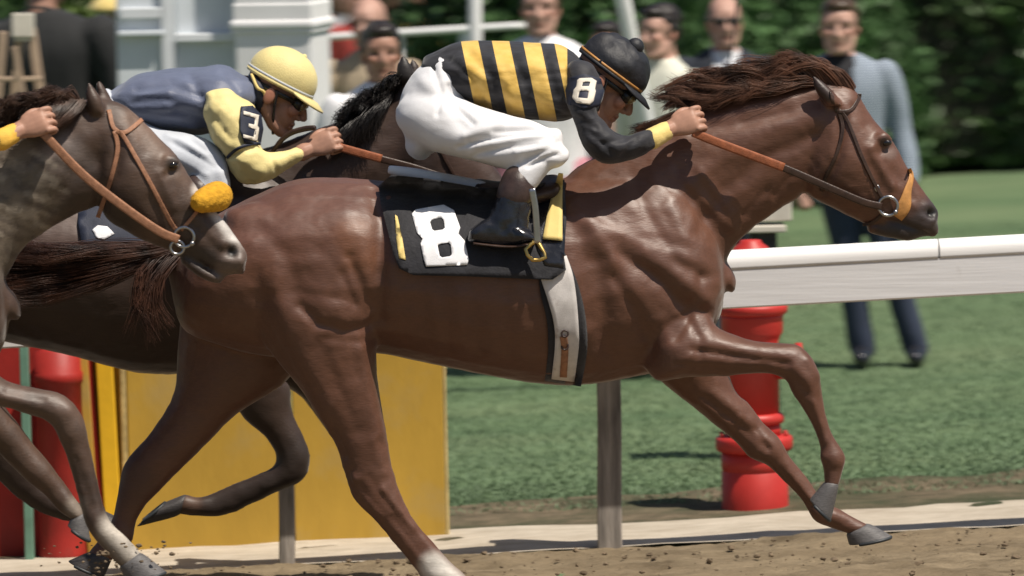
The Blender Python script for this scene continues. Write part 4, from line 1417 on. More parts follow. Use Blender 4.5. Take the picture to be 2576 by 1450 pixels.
# ------------------------------------------------------------------ tack
def ring(c_px, r_px, bvh, y_def, parent, name='bit_ring', off=0.012, tilt=None, r2=0.0055):
    h_, k = hit(bvh, c_px[0], c_px[1], y_def)
    c_ = W(c_px[0], c_px[1], h_[1] - off)
    return obj(name, torus(c_, r_px * px2m(c_[1]), r2, 'Y', 30, 10), M['steel'], parent), c_
def rein(pts, ys, wpx, mt, parent, name='rein'):
    st = []
    A = catmull(np.array([list(p) + [y] for p, y in zip(pts, ys)], float), 8)
    T = np.gradient(A[:, :2], axis=0)
    T /= np.linalg.norm(T, axis=1)[:, None]
    for (x, y, d), t in zip(A, T):
        c_ = W(x, y, d)
        u = W(x - t[1] * wpx / 2, y + t[0] * wpx / 2, d) - c_
        st.append((c_, u, np.array([0.0005, 0.0042, 0.0005])))
    return obj(name, tube(st, 10, 1, True, 0.5), mt, parent)

def bridle(label, cheek, throat, brow, head, bvh, y0, ringc, ringr, mt, rein_pts, rein_y, rein_grip, mt_rein, mt_grip, wp=9, rw=19):
    t_ = thing('bridle', label, 'bridle', W(*cheek[0], y0))
    for nm, pl in (('cheekpiece', cheek), ('throat_strap', throat), ('browband', brow), ('headpiece', head)):
        if pl:
            obj(nm, strap(pl, wp, bvh, 0.002, 0.005, y0 - .06), mt, t_)
    rg, c_ = ring(ringc, ringr, bvh, y0 - .06, t_)
    k = [W(*ringc, c_[1] - .004) + np.array([math.cos(a) * ringr * px2m(), 0, math.sin(a) * ringr * px2m()]) for a in (-.7,)]
    obj('bit_stub', ell(k[0], (.009, .009, .009), None, 10, 6), M['steel'], rg)
    rein(rein_pts, [rein_y if i == 0 else (rein_y + (c_[1] - .004 - rein_y) * i / (len(rein_pts) - 1)) for i in range(len(rein_pts))], rw, mt_rein, t_)
    if rein_grip:
        n = len(rein_grip)
        f = lambda p: rein_y + (c_[1] - .004 - rein_y) * np.clip((p[0] - rein_pts[0][0]) / (rein_pts[-1][0] - rein_pts[0][0]), 0, 1)
        ys = [f(p) - .004 for p in rein_grip]
        rein(rein_grip, ys, rw + 3, mt_grip, t_, 'rein_grip')
    return t_, c_
br8, c8 = bridle('dark leather bridle with tan noseband on the chestnut', [(2109, 276), (2132, 304), (2170, 398), (2210, 480), (2222, 500)], [(2110, 280), (2120, 324), (2106, 385), (2080, 440), (2066, 482)],
                 [(2108, 282), (2140, 277), (2160, 250), (2163, 236)], [(2106, 282), (2096, 262), (2092, 228)], B8, 0.0, (2234, 519), 24, M['leather_dk'],
                 [(1742, 334), (1800, 357), (1890, 392), (1975, 424), (2090, 474), (2170, 508), (2218, 520)], -0.17, [(1744, 334), (1800, 357), (1890, 391), (1972, 422)], M['leather_dk'], M['rein_rubber'])
obj('noseband', strap([(2288, 424), (2293, 445), (2283, 482), (2274, 520), (2256, 548)], 14, B8, 0.002, 0.005, -.05, widths=[8, 12, 20, 34, 30]), M['tan_noseband'], br8)
obj('chin_strap', strap([(2226, 535), (2196, 560), (2170, 566)], 8, B8, 0.002, 0.005, -.05), M['leather_dk'], br8)
obj('buckle', ell(W(2206, 474, c8[1] + .0), (.011, .006, .013), None, 10, 6), M['steel'], br8)
rein([(1742, 338), (1850, 392), (1960, 446), (2100, 500), (2215, 528)], [.12, .12, .11, .1, .08], 14, M['leather_dk'], br8)
brl, cl = bridle('tan leather bridle with fleece noseband on the brown roan', [(300, 332), (316, 352), (372, 450), (428, 556), (448, 585)], [(288, 330), (296, 376), (276, 460), (246, 548)],
                 [(300, 334), (318, 332), (345, 312), (358, 300)], [(300, 334), (284, 318), (274, 276)], BL, YL, (463, 597), 25, M['strap_tan'],
                 [(105, 332), (207, 438), (310, 520), (400, 582), (450, 603)], YL - .17, None, M['strap_tan'], None, 11, 22)
nb = [W(500, 510, YL - .095), W(528, 500, YL - .05), W(548, 494, YL), W(540, 500, YL + .06)]
fl = remesh([chain(nb, [.034, .046, .05, .04], 16, 3)], 0.005, 4)
rough_up(fl, 0.0014, 110, 3)
obj('fleece_noseband', None, M['fleece'], brl, me=fl)
obj('noseband', strap([(505, 520), (480, 552), (455, 580)], 9, BL, 0.002, 0.005, YL - .05), M['strap_tan'], brl)
obj('lower_ring', torus(W(446, 623, cl[1]), 0.022, 0.005, 'Y', 20, 8), M['steel'], brl)
br3, c3 = bridle('dark bridle on the bay half hidden behind the striped jockey', [(1046, 270), (1075, 300), (1115, 390), (1160, 470)], [(1046, 275), (1056, 330), (1040, 390), (1010, 450)],
                 [(1046, 272), (1080, 262), (1096, 240)], [(1044, 272), (1034, 240), (1030, 215)], B3, Y3, (1180, 505), 22, M['leather_dk'],
                 [(822, 362), (900, 384), (965, 402), (1060, 428), (1170, 470), (1178, 500)], Y3 - .18, [(822, 362), (890, 381), (960, 400)], M['leather_dk'], M['rein_rubber'], 9, 18)

# ---- saddle cloth, saddle and girth on the chestnut
cl8 = thing('saddle_cloth', 'black saddle cloth with white number 8 on the chestnut', 'saddle cloth', W(1150, 470, 0))
outer = [(952, 468), (985, 440), (1080, 450), (1215, 474), (1300, 470), (1420, 452), (1425, 560), (1418, 640), (1424, 680), (1390, 704), (1340, 703), (1180, 696), (1040, 693), (1004, 676), (990, 640), (975, 580), (958, 515)]
dr = drape(outer, [], B8, 0.006, 0.010, 14, -.25, 4, lambda x, y: 0.02 * max(0, (y - 560) / 140) + 0.004 * math.sin(x * .045 + y * .02) * max(0, (y - 480) / 200))
cme = mesh_from(*dr)
BC8 = bvh_of(cme)
obj('cloth', None, M['black'], cl8, me=cme)
wr = [hit(B8, x, y, -.05)[0] for x, y in ((986, 446), (1040, 452), (1100, 462), (1160, 472), (1214, 482))]
obj('white_roll', chain([W(x, y, max(-.2, h_[1] - .01)) for (x, y), h_ in zip(((984, 428), (1040, 437), (1100, 448), (1160, 459), (1214, 469)), wr)], [.015, .019, .02, .02, .017], 12, 3), M['white_cloth'], cl8)
eight = [(1036, 538), (1046, 527), (1116, 515), (1142, 529), (1158, 573), (1153, 588), (1169, 606), (1179, 653), (1175, 667), (1072, 671), (1066, 652), (1058, 613), (1063, 601), (1049, 586)]
h1 = [(1086, 553), (1110, 548), (1116, 553), (1119, 573), (1114, 578), (1093, 581), (1087, 577), (1082, 559)]
h2 = [(1103, 615), (1129, 611), (1134, 616), (1137, 640), (1132, 645), (1112, 648), (1106, 644), (1101, 619)]
obj('number', drape(eight, [h1, h2], BC8, 0.0045, 0.0012, 7, -.3, 3), M['number_white'], cl8)
obj('yellow_trim', drape([(994, 540), (1000, 545), (1012, 600), (1021, 655), (1004, 650), (997, 600)], [], BC8, 0.001, 0.002, 8, -.3, 1), M['yellow_cloth'], cl8)
sad = thing('saddle', 'small racing saddle with white webbing girth and stirrup on the chestnut', 'saddle', W(1320, 450, 0))
sm_ = remesh([pairs([((1205, 450), (1215, 500), .10), ((1260, 458), (1265, 520), .2), ((1330, 450), (1330, 520), .24), ((1390, 440), (1388, 510), .2)], 0.0)], 0.01, 3)
obj('seat', None, M['leather_brn'], sad, me=sm_)
under = [(1340, 640), (1368, 700), (1404, 760), (1422, 820), (1424, 890), (1414, 962)]
obj('under_girth', strap([(1385, 640), (1405, 720), (1424, 800), (1428, 880), (1416, 966)], 98, BC8 if False else B8, 0.004, 0.007, -.25, n=8, widths=[70, 96, 98, 98, 92]), M['black'], sad)
gm = strap([(1388, 655), (1402, 700), (1414, 750), (1424, 810), (1426, 870), (1416, 958)], 62, B8, 0.016, 0.006, -.25, n=6, widths=[78, 80, 72, 62, 60, 58])
gobj = obj('girth', gm, M['girth_white'], sad)
BG = BVHTree.FromPolygons([Vector(v) for v in gm[0]], gm[1])
for yy in (840, 872):
    h_, k = hit(BG, 1422, yy, -.3)
    obj('buckle', torus(W(1421, yy, h_[1] - .006), 0.011, 0.003, 'Y', 16, 6), M['leather_brn'], gobj)
obj('billet_strap', strap([(1417, 846), (1421, 880), (1417, 950)], 18, BG, 0.002, 0.004, -.3, n=2), M['strap_tan'], gobj)
# stirrup leather, yellow chamois flap, stirrup iron
obj('stirrup_leather', strap([(1338, 475), (1346, 520), (1350, 570), (1352, 612)], 16, None, 0, 0.006, -.40), M['steel'], sad)
fb_ = strap([(1411, 436), (1402, 490), (1396, 540), (1390, 604)], 14, BC8, 0.012, 0.006, -.3, n=4, widths=[12, 26, 38, 50])
obj('chamois_flap', fb_, M['yellow_cloth'], sad)
obj('flap', drape([(1330, 500), (1410, 470), (1422, 600), (1418, 676), (1370, 668), (1340, 600)], [], BC8, 0.001, 0.004, 14, -.3, 2), M['leather_blk'], sad)
# ------------------------------------------------------------------ people: shared head and hand shapes
def head_parts(T, k=1.0, neck=True):
    """head looking along local +X, up +Z; T places it"""
    P_ = [ell((-.012, 0, .03), (.098, .077, .09), None, 24, 16), ell((.042, 0, -.045), (.052, .058, .078), None, 20, 14),
          ell((.055, 0, .03), (.042, .06, .05), None, 18, 12),
          chain([(-.02, .05, -.05), (.03, .045, -.095), (.07, .015, -.112)], [.022, .02, .018], 10, 3), chain([(-.02, -.05, -.05), (.03, -.045, -.095), (.07, -.015, -.112)], [.022, .02, .018], 10, 3),
          chain([(.086, 0, .006), (.104, 0, -.022), (.114, 0, -.042)], [.009, .0115, .013], 10, 3), ell((.098, .011, -.048), (.012, .01, .009), None, 10, 8), ell((.098, -.011, -.048), (.012, .01, .009), None, 10, 8),
          ell((.082, .034, .016), (.016, .03, .010), None, 12, 8), ell((.082, -.034, .016), (.016, .03, .010), None, 12, 8),
          ell((.07, .045, -.03), (.022, .02, .022), None, 12, 8), ell((.07, -.045, -.03), (.022, .02, .022), None, 12, 8),
          ell((.09, 0, -.072), (.010, .026, .008), None, 12, 8), ell((.088, 0, -.086), (.011, .022, .008), None, 12, 8), ell((.08, 0, -.11), (.02, .022, .017), None, 12, 8),
          ell((-.015, .08, -.02), (.02, .009, .032), None, 12, 8), ell((-.015, -.08, -.02), (.02, .009, .032), None, 12, 8),
          ]
    if neck:
        P_.append(chain([(-.02, 0, -.03), (-.035, 0, -.1), (-.05, 0, -.17)], [.056, .054, .062], 18, 3))
    A = np.array(T.to_3x3()) * k
    t = np.array(T.translation)
    return [((v @ A.T) + t, f) for v, f in P_]

def head_paint(me, T, skin, k=1.0, beard=None, lips=(0.34, 0.13, 0.10)):
    V = coords(me)
    A = np.array(T.to_3x3()) * k
    L = (V - np.array(T.translation)) @ np.linalg.inv(A).T
    C = np.tile(np.array(list(skin) + [1.0]), (len(V), 1))
    def blob(c, r, col, s):
        d = np.sqrt((((L - np.array(c)) / np.array(r)) ** 2).sum(1))
        w = np.clip(1.6 - d * 1.2, 0, 1)[:, None] * s
        C[:, :3] = C[:, :3] * (1 - w) + np.array(col) * w
    for s in (-1, 1):
        blob((.088, .033 * s, -.004), (.03, .017, .008), (0.03, 0.02, 0.018), .9)
        blob((.092, .036 * s, .020), (.03, .024, .006), (0.07, 0.04, 0.03), .8)
        blob((.075, .05 * s, -.035), (.03, .02, .02), tuple(min(1, c * f) for c, f in zip(skin, (1.1, .82, .75))), .5)
        blob((-.015, .085 * s, -.02), (.02, .02, .03), tuple(min(1, c * f) for c, f in zip(skin, (1.1, .75, .68))), .6)
    blob((.1, 0, -.079), (.03, .026, .010), lips, .8)
    blob((.105, 0, -.078), (.03, .027, .003), (0.08, 0.03, 0.025), .9)
    blob((.112, 0, -.05), (.012, .012, .006), (0.2, 0.09, 0.07), .4)
    if beard:
        blob((.06, 0, -.1), (.07, .08, .04), beard, .5)
    at = me.color_attributes.new('Col', 'FLOAT_COLOR', 'POINT')
    at.data.foreach_set('color', C.astype(np.float32).ravel())

def fist(w, f, n, s, k=1.0):
    """closed hand: w wrist, f forearm direction, n back of the hand, s towards the thumb side"""
    w, f, n, s = [np.asarray(q, float) for q in (w, f, n, s)]
    P_ = [tube([(w - f * .03 * k, s * .026 * k, n * .02 * k), (w + f * .01 * k, s * .029 * k, n * .02 * k), (w + f * .05 * k, s * .041 * k, n * .019 * k), (w + f * .085 * k, s * .042 * k, n * .018 * k), (w + f * .097 * k, s * .036 * k, n * .012 * k)], 16, 3)]
    for i, (o_, L) in enumerate(((.034, .92), (.0115, 1.0), (-.0115, .95), (-.034, .8))):
        b = w + f * .088 * k + s * o_ * k + n * .004 * k
        pts = [b, b + (f * .026 - n * .012) * k * L, b + (f * .024 - n * .044) * k * L, b + (-f * .012 - n * .050) * k * L, b + (-f * .022 - n * .034) * k * L]
        P_.append(chain(pts, [.0096 * k, .0092 * k, .0088 * k, .0082 * k, .0072 * k], 10, 3))
    b = w + f * .03 * k + s * .03 * k - n * .006 * k
    P_.append(chain([b, b + (f * .03 + s * .016 - n * .014) * k, b + (f * .058 + s * .010 - n * .026) * k, b + (f * .075 - s * .006 - n * .036) * k], [.0125 * k, .0115 * k, .0105 * k, .0085 * k], 10, 3))
    return P_

def head_T(px, py, y, pitch, yaw=0.0, roll=0.0):
    Rm = Matrix.Rotation(yaw, 4, 'Z') @ Matrix.Rotation(pitch, 4, 'Y') @ Matrix.Rotation(roll, 4, 'X')
    return Matrix.Translation(Vector(W(px, py, y))) @ Rm

def TL(T, p):
    return np.array(T @ Vector(p))

def dome(T, c, r, zcut, seg=36, rings=16):
    """cap shell: upper part of an ellipsoid, closed underneath"""
    V, F = [], []
    a1 = math.acos(max(-1, min(1, (zcut - c[2]) / r[2])))
    for i in range(rings + 1):
        a = a1 * i / rings
        for j in range(seg):
            t = 2 * math.pi * j / seg
            V.append(TL(T, (c[0] + r[0] * math.sin(a) * math.cos(t), c[1] + r[1] * math.sin(a) * math.sin(t), c[2] + r[2] * math.cos(a))))
    for i in range(rings):
        for j in range(seg):
            k = (j + 1) % seg
            F.append((i * seg + j, (i + 1) * seg + j, (i + 1) * seg + k, i * seg + k))
    b = rings * seg
    ins = len(V)
    for j in range(seg):
        t = 2 * math.pi * j / seg
        V.append(TL(T, (c[0] + (r[0] * math.sin(a1) - .01) * math.cos(t), c[1] + (r[1] * math.sin(a1) - .01) * math.sin(t), zcut + .02)))
    for j in range(seg):
        k = (j + 1) % seg
        F.append((b + j, ins + j, ins + k, b + k))
    V.append(TL(T, (c[0], c[1], zcut + .03)))
    for j in range(seg):
        F.append((ins + (j + 1) % seg, ins + j, len(V) - 1))
    return np.array(V), F

def band(T, c, r, z0, z1, out=.004, seg=40, arc=(0, 2 * math.pi), k=1.0):
    V, F = [], []
    def rad(z):
        return math.sqrt(max(0.02, 1 - ((z - c[2]) / r[2]) ** 2))
    n = seg
    for j in range(n + 1):
        t = arc[0] + (arc[1] - arc[0]) * j / n
        for z, o_ in ((z0, out), (z1, out), (z1, -.002), (z0, -.002)):
            q = rad(z)
            V.append(TL(T, (c[0] + (r[0] * q + o_) * math.cos(t), c[1] + (r[1] * q + o_) * math.sin(t), z)))
    for j in range(n):
        for a in range(4):
            b = (a + 1) % 4
            F.append((j * 4 + a, j * 4 + b, (j + 1) * 4 + b, (j + 1) * 4 + a))
    return np.array(V), F

def visor(T, c, rx, ry, z, ext, droop, half=1.15, n=18):
    V, F = [], []
    for lay in (0, .006):
        for j in range(n + 1):
            t = -half + 2 * half * j / n
            e = ext * math.cos(t / half * math.pi / 2) ** .7 if abs(t) < half - 1e-6 else 0
            for q in (0, .5, 1):
                V.append(TL(T, (c[0] + (rx + e * q) * math.cos(t), c[1] + (ry + e * q * .8) * math.sin(t), z - droop * q * q * e / ext - lay)))
    m3 = (n + 1) * 3
    for j in range(n):
        for q in range(2):
            a = j * 3 + q
            F.append((a, a + 1, a + 4, a + 3)); F.append((m3 + a, m3 + a + 3, m3 + a + 4, m3 + a + 1))
        F.append((j * 3 + 2, m3 + j * 3 + 2, m3 + j * 3 + 5, j * 3 + 5)); F.append((j * 3, j * 3 + 3, m3 + j * 3 + 3, m3 + j * 3))
    return np.array(V), F

SKIN = (0.36, 0.20, 0.145)
SKIN_TAN = (0.40, 0.22, 0.155)

def mirror_off(lst, d):
    return [(a, b, w, -o_ * d) for a, b, w, o_ in lst]

def jockey(label, base, D, y0, dx=0, dy=0, striped=False, mats=None):
    j = thing('jockey', label, 'jockey', W(base[0] + dx, base[1] + dy, y0), 'crouching jockeys riding the racehorses')
    sh = lambda L: [tuple([(it[0][0] + dx, it[0][1] + dy), (it[1][0] + dx, it[1][1] + dy)] + list(it[2:])) for it in L]
    torso, arm, thigh, shin, boot, foot, pel = [sh(D[k]) for k in ('torso', 'arm', 'thigh', 'shin', 'boot', 'foot', 'pelvis')]
    farm, fthigh, fshin, fboot, ffoot = [mirror_off(q, 1.0) for q in (arm, thigh, shin, boot, foot)]
    T = head_T(D['head'][0] + dx, D['head'][1] + dy, y0 + D.get('head_dy', 0), D['pitch'], D.get('yaw', 0), 0) @ Matrix.Scale(1.1, 4)
    # --- the body itself
    def thin(L, k):
        r = []
        for it in L:
            a, b = np.array(it[0], float), np.array(it[1], float)
            c = (a + b) / 2
            r.append((tuple(c + (a - c) * k), tuple(c + (b - c) * k), it[2] * k) + tuple(it[3:]))
        return r
    parts = head_parts(T, 1.0, False)
    for L, k in ((torso, .8), (pel, .8), (arm, .62), (farm, .62), (thigh, .75), (fthigh, .75), (shin, .7), (fshin, .7)):
        parts.append(pairs(thin(L, k), y0))
    nb_ = TL(T, (-.03, 0, -.035))
    parts.append(chain([nb_, W(*[(a + b) / 2 for a, b in zip(torso[-1][0], torso[-1][1])], y0), W(*[(a + b) / 2 for a, b in zip(torso[-2][0], torso[-2][1])], y0)], [.058, .06, .07], 14, 2))
    for s_, A in ((-1, arm), (1, farm)):
        hw = D['wrist'] if s_ < 0 else D.get('wrist_far', D['wrist'])
        hk = D['knuck'] if s_ < 0 else D.get('knuck_far', D['knuck'])
        yy = y0 + D['hand_dy'] * (1 if s_ < 0 else -1)
        w_ = W(hw[0] + dx, hw[1] + dy, yy)
        f_ = W(hk[0] + dx, hk[1] + dy, yy) - w_
        f_ /= np.linalg.norm(f_)
        n_ = np.array([0, -1.0 if s_ < 0 else 1.0, 0]) + np.array([0, 0, .35])
        n_ -= f_ * (n_ @ f_); n_ /= np.linalg.norm(n_)
        sd = np.cross(f_, n_) * (-1 if s_ < 0 else 1)
        if sd[2] < 0:
            sd = -sd
        parts += fist(w_, f_, n_, sd, 1.05)
        e_ = A[-1]
        parts.append(chain([W((e_[0][0] + e_[1][0]) / 2, (e_[0][1] + e_[1][1]) / 2, y0 + e_[3]), w_ + f_ * .01], [.03, .027], 12, 2))
    me = remesh(parts, 0.0036, 2)
    head_paint(me, T, D.get('skin', SKIN_TAN))
    obj('body', None, M['skin'], j, me=me)
    # --- silks
    me = remesh([pairs(torso, y0, seg=28)] + ([pairs(arm, y0), pairs(farm, y0)] if not D.get('vest') else []), 0.0075, 4)
    sculpt(me, [([(p[0] + dx, p[1] + dy) for p in pl], w, h * 1.5) for pl, w, h in D.get('folds', [])])
    rough_up(me, 0.006, 9, 7, (.6, 1, 1.4))
    rough_up(me, 0.0035, 22, 8, (.5, 1, 1.5))
    if striped:
        V = coords(me)
        X, Y = proj(V)
        xs = X - 0.21 * (Y - 107)
        st = (xs - 1160.0) / 78.0
        fattr(me, 'stripe', st)
        fattr(me, 'chest', X / 1000.0)
    bs_ = bvh_of(me)
    silks = obj('silks', None, mats['silks'], j, me=me)
    if not striped and 'sleeves' in mats:
        pass
    # --- breeches
    me = remesh([pairs(pel, y0, seg=28), pairs(thigh, y0), pairs(fthigh, y0), pairs(shin, y0), pairs(fshin, y0)], 0.0075, 6)
    sculpt(me, [([(p[0] + dx, p[1] + dy) for p in pl], w, h * 1.5) for pl, w, h in D.get('bfolds', [])])
    rough_up(me, 0.0022, 8, 9, (.5, 1, 1.6))
    rough_up(me, 0.0010, 22, 10, (.6, 1, 1.6))
    obj('breeches', None, mats['breeches'], j, me=me)
    for b_, f_ in ((boot, foot), (fboot, ffoot)):
        me = remesh([pairs(b_, y0), pairs(f_, y0, power=.85)], 0.0065, 4)
        rough_up(me, 0.004, 24, 5)
        bo = obj('boot', None, M['leather_blk'], j, me=me)
        a, b = np.array(b_[0][0]), np.array(b_[0][1])
        top = pairs([(tuple(a + (a - b) * .02 - np.array([0, 3])), tuple(b + (b - a) * .03 - np.array([0, 3])), b_[0][2] * 1.07, b_[0][3]), (tuple(np.array(b_[1][0]) + (a - b) * .03), tuple(np.array(b_[1][1]) + (b - a) * .03), b_[1][2] * 1.07, b_[1][3])], y0)
        obj('boot_top', top, M['leather_brn'], bo)
        sl = [((it[1][0], it[1][1] - 5), (it[1][0], it[1][1] + 3), it[2] * 1.05, it[3]) for it in f_]
        obj('sole', pairs(sl, y0, power=.7), M['leather_dk'], bo)
    # --- cap with peak
    hr = D.get('cap_r', (.112, .092, .09))
    hc_ = (-.006, 0, .046)
    cm_ = mesh_from(*dome(T, hc_, hr, .026, 48, 24))
    if D.get('soft_cap'):
        rough_up(cm_, .007, 12, 3, (1, 1, 1))
        rough_up(cm_, .005, 26, 6, (1.6, 1, .6))
    cap = obj('cap', None, mats['cap'], j, me=cm_)
    obj('cap_band', band(T, hc_, hr, .030, .038, .003), mats['band'], cap)
    obj('cap_brim', band(T, hc_, hr, .018, .029, .005), mats['cap'], cap)
    obj('peak', visor(T, (hc_[0], 0, 0), hr[0] * .97, hr[1] * .97, .028, .055, .02), mats['peak'], cap)
    obj('pompom', ell(TL(T, (hc_[0] + D.get('pom', (0, 0))[0], 0, hc_[2] + hr[2] + D.get('pom', (0, 0))[1])), (D.get('pom_r', .018),) * 3, None, 14, 10), mats['cap'], cap)
    gg = remesh([(np.array([TL(T, p) for p in v]), f) for v, f in [ell((.078, .034, -.004), (.026, .036, .027)), ell((.078, -.034, -.004), (.026, .036, .027)), chain([(.095, -.02, 0), (.1, 0, 0), (.095, .02, 0)], .012, 10, 2)]], .004, 2)
    go = obj('goggles', None, M['goggle'], j, me=gg)
    for s_ in (-1, 1):
        v, f = ell((.092, .046 * s_, -.004), (.014, .020, .017), None, 14, 10)
        obj('lens', (np.array([TL(T, p) for p in v]), f), M['lens'], go)
    obj('goggle_strap', band(T, (-.004, 0, 0), (.1, .083, .4), -.01, .006, .003, 30, (.7, 2 * math.pi - .7)), M['goggle'], go)
    obj('chin_strap', chain([TL(T, (-.0, -.084, .0)), TL(T, (.02, -.075, -.06)), TL(T, (.045, -.04, -.118)), TL(T, (.05, 0, -.128)), TL(T, (.045, .04, -.118)), TL(T, (.02, .075, -.06)), TL(T, (0, .084, 0))], .005, 8, 3), M['leather_blk'], cap)
    # --- cuffs
    for s_, A in ((-1, arm), (1, farm)):
        e_ = A[-1]
        hw = D['wrist'] if s_ < 0 else D.get('wrist_far', D['wrist'])
        p0 = W((e_[0][0] + e_[1][0]) / 2, (e_[0][1] + e_[1][1]) / 2, y0 + e_[3])
        w_ = W(hw[0] + dx, hw[1] + dy, y0 + D['hand_dy'] * (1 if s_ < 0 else -1))
        rc = np.linalg.norm(W(*e_[0], y0) - W(*e_[1], y0)) / 2
        cu = remesh([chain([p0 - (w_ - p0) * .15, p0 + (w_ - p0) * .45, p0 + (w_ - p0) * .95], [rc * 1.1, rc * 1.08, rc * .95], 16, 3)], .005, 2)
        rough_up(cu, .001, 60, 3)
        obj('cuff', None, mats['cuff'], silks, me=cu)
    return j, bs_, silks, T

M['cap_satin'] = mat('black_satin_cap', (0.014, 0.015, 0.02), 0.6, 0.3, 14, 0.3, 60, spec=0.5, dist=0.008)
J8 = dict(
    torso=[((1100, 128), (1176, 262), .14), ((1150, 107), (1212, 274), .17), ((1240, 103), (1272, 292), .185), ((1340, 108), (1345, 303), .195), ((1408, 114), (1410, 306), .20), ((1450, 138), (1448, 290), .17), ((1476, 175), (1470, 262), .10)],
    arm=[((1428, 178), (1508, 194), .065, -.17), ((1424, 235), (1520, 235), .072, -.20), ((1436, 290), (1502, 280), .062, -.23), ((1452, 336), (1524, 310), .058, -.25), ((1472, 378), (1546, 334), .056, -.26), ((1512, 410), (1578, 344), .055, -.255),
         ((1562, 408), (1604, 336), .05, -.24), ((1608, 392), (1624, 330), .045, -.22), ((1648, 372), (1634, 326), .038, -.20)],
    wrist=(1682, 326), knuck=(1750, 300), hand_dy=-.16, wrist_far=(1690, 330), knuck_far=(1756, 300),
    pelvis=[((1078, 152), (1178, 240), .14), ((1040, 185), (1190, 290), .165), ((1008, 240), (1180, 330), .175), ((1000, 300), (1130, 372), .17), ((1018, 345), (1090, 385), .14)],
    thigh=[((1095, 222), (1020, 340), .10, -.09), ((1150, 240), (1062, 374), .105, -.12), ((1220, 270), (1132, 392), .10, -.16), ((1290, 292), (1216, 412), .092, -.20), ((1348, 306), (1282, 430), .085, -.23), ((1396, 332), (1330, 438), .075, -.25), ((1420, 368), (1362, 424), .06, -.26)],
    shin=[((1322, 365), (1416, 352), .06, -.25), ((1296, 402), (1410, 388), .062, -.26), ((1280, 430), (1382, 430), .058, -.27), ((1270, 452), (1352, 470), .052, -.28)],
    boot=[((1268, 442), (1346, 472), .056, -.28), ((1252, 486), (1338, 500), .056, -.29), ((1236, 530), (1334, 536), .052, -.30), ((1215, 572), (1326, 574), .048, -.31), ((1210, 596), (1318, 600), .046, -.31)],
    foot=[((1196, 570), (1194, 612), .04, -.31), ((1226, 550), (1228, 616), .046, -.31), ((1280, 560), (1280, 620), .046, -.315), ((1320, 576), (1320, 616), .046, -.32), ((1346, 590), (1344, 611), .036, -.32)],
    head=(1526, 200), pitch=R(38), pom=(.016, -.008), pom_r=.03, cap_r=(.114, .094, .094), soft_cap=True,
    folds=[([(1130, 150), (1190, 200), (1215, 260)], 10, -6), ([(1180, 130), (1240, 200), (1270, 270)], 12, -5), ([(1290, 140), (1330, 230), (1360, 290)], 12, -5), ([(1240, 150), (1290, 240)], 14, 4), ([(1370, 150), (1400, 240)], 12, -5), ([(1330, 250), (1420, 290)], 10, -6),
           ([(1480, 330), (1540, 385)], 9, -5), ([(1520, 360), (1570, 350)], 8, -4), ([(1450, 300), (1500, 320)], 9, -6), ([(1570, 390), (1600, 350)], 8, -4)],
    bfolds=[([(1150, 372), (1230, 352), (1310, 336), (1390, 330)], 5, -6), ([(1190, 395), (1270, 376), (1350, 362)], 5, -5), ([(1240, 330), (1320, 322), (1390, 322)], 5, -4), ([(1330, 420), (1370, 398), (1402, 388)], 4.5, -6), ([(1300, 412), (1350, 392)], 4.5, -5), ([(1090, 170), (1110, 230), (1100, 290)], 6, -4), ([(1130, 215), (1150, 270), (1190, 310)], 6, -5), ([(1180, 360), (1280, 330), (1380, 318)], 10, -7), ([(1170, 340), (1260, 310)], 12, 5), ([(1200, 385), (1300, 362), (1390, 345)], 9, -6), ([(1300, 385), (1390, 370)], 8, 4), ([(1120, 240), (1170, 320)], 20, -5), ([(1320, 400), (1370, 380), (1400, 360)], 8, -6), ([(1290, 420), (1370, 405)], 7, -4), ([(1060, 200), (1120, 260)], 18, 4)])
jk8, BS8, sil8, T8 = jockey('jockey in black and yellow striped silks, white breeches and black cap on the chestnut', (1250, 470), J8, 0.0, striped=True,
                            mats=dict(silks=M['stripes'], breeches=M['white_cloth'], cap=M['cap_satin'], band=M['tan_noseband'], peak=M['cap_satin'], cuff=M['yellow_cloth']))
ab = drape([(1432, 196), (1470, 186), (1512, 198), (1520, 230), (1508, 268), (1470, 274), (1426, 262), (1422, 228)], [], BS8, .002, .005, 8, -.2, 3)
abo = obj('number_armband', ab, M['navy'], sil8)
BA8 = BVHTree.FromPolygons([Vector(v) for v in ab[0]], ab[1])
obj('number', drape([(1458, 197), (1488, 196), (1501, 204), (1497, 223), (1499, 230), (1493, 255), (1484, 264), (1450, 259), (1439, 246), (1443, 226), (1450, 218), (1452, 202)],
                    [[(1467, 207), (1485, 206), (1482, 217), (1464, 217)], [(1458, 229), (1481, 229), (1478, 248), (1454, 246)]], BA8, .001, .003, 5, -.3, 1), M['number_cream'], abo)

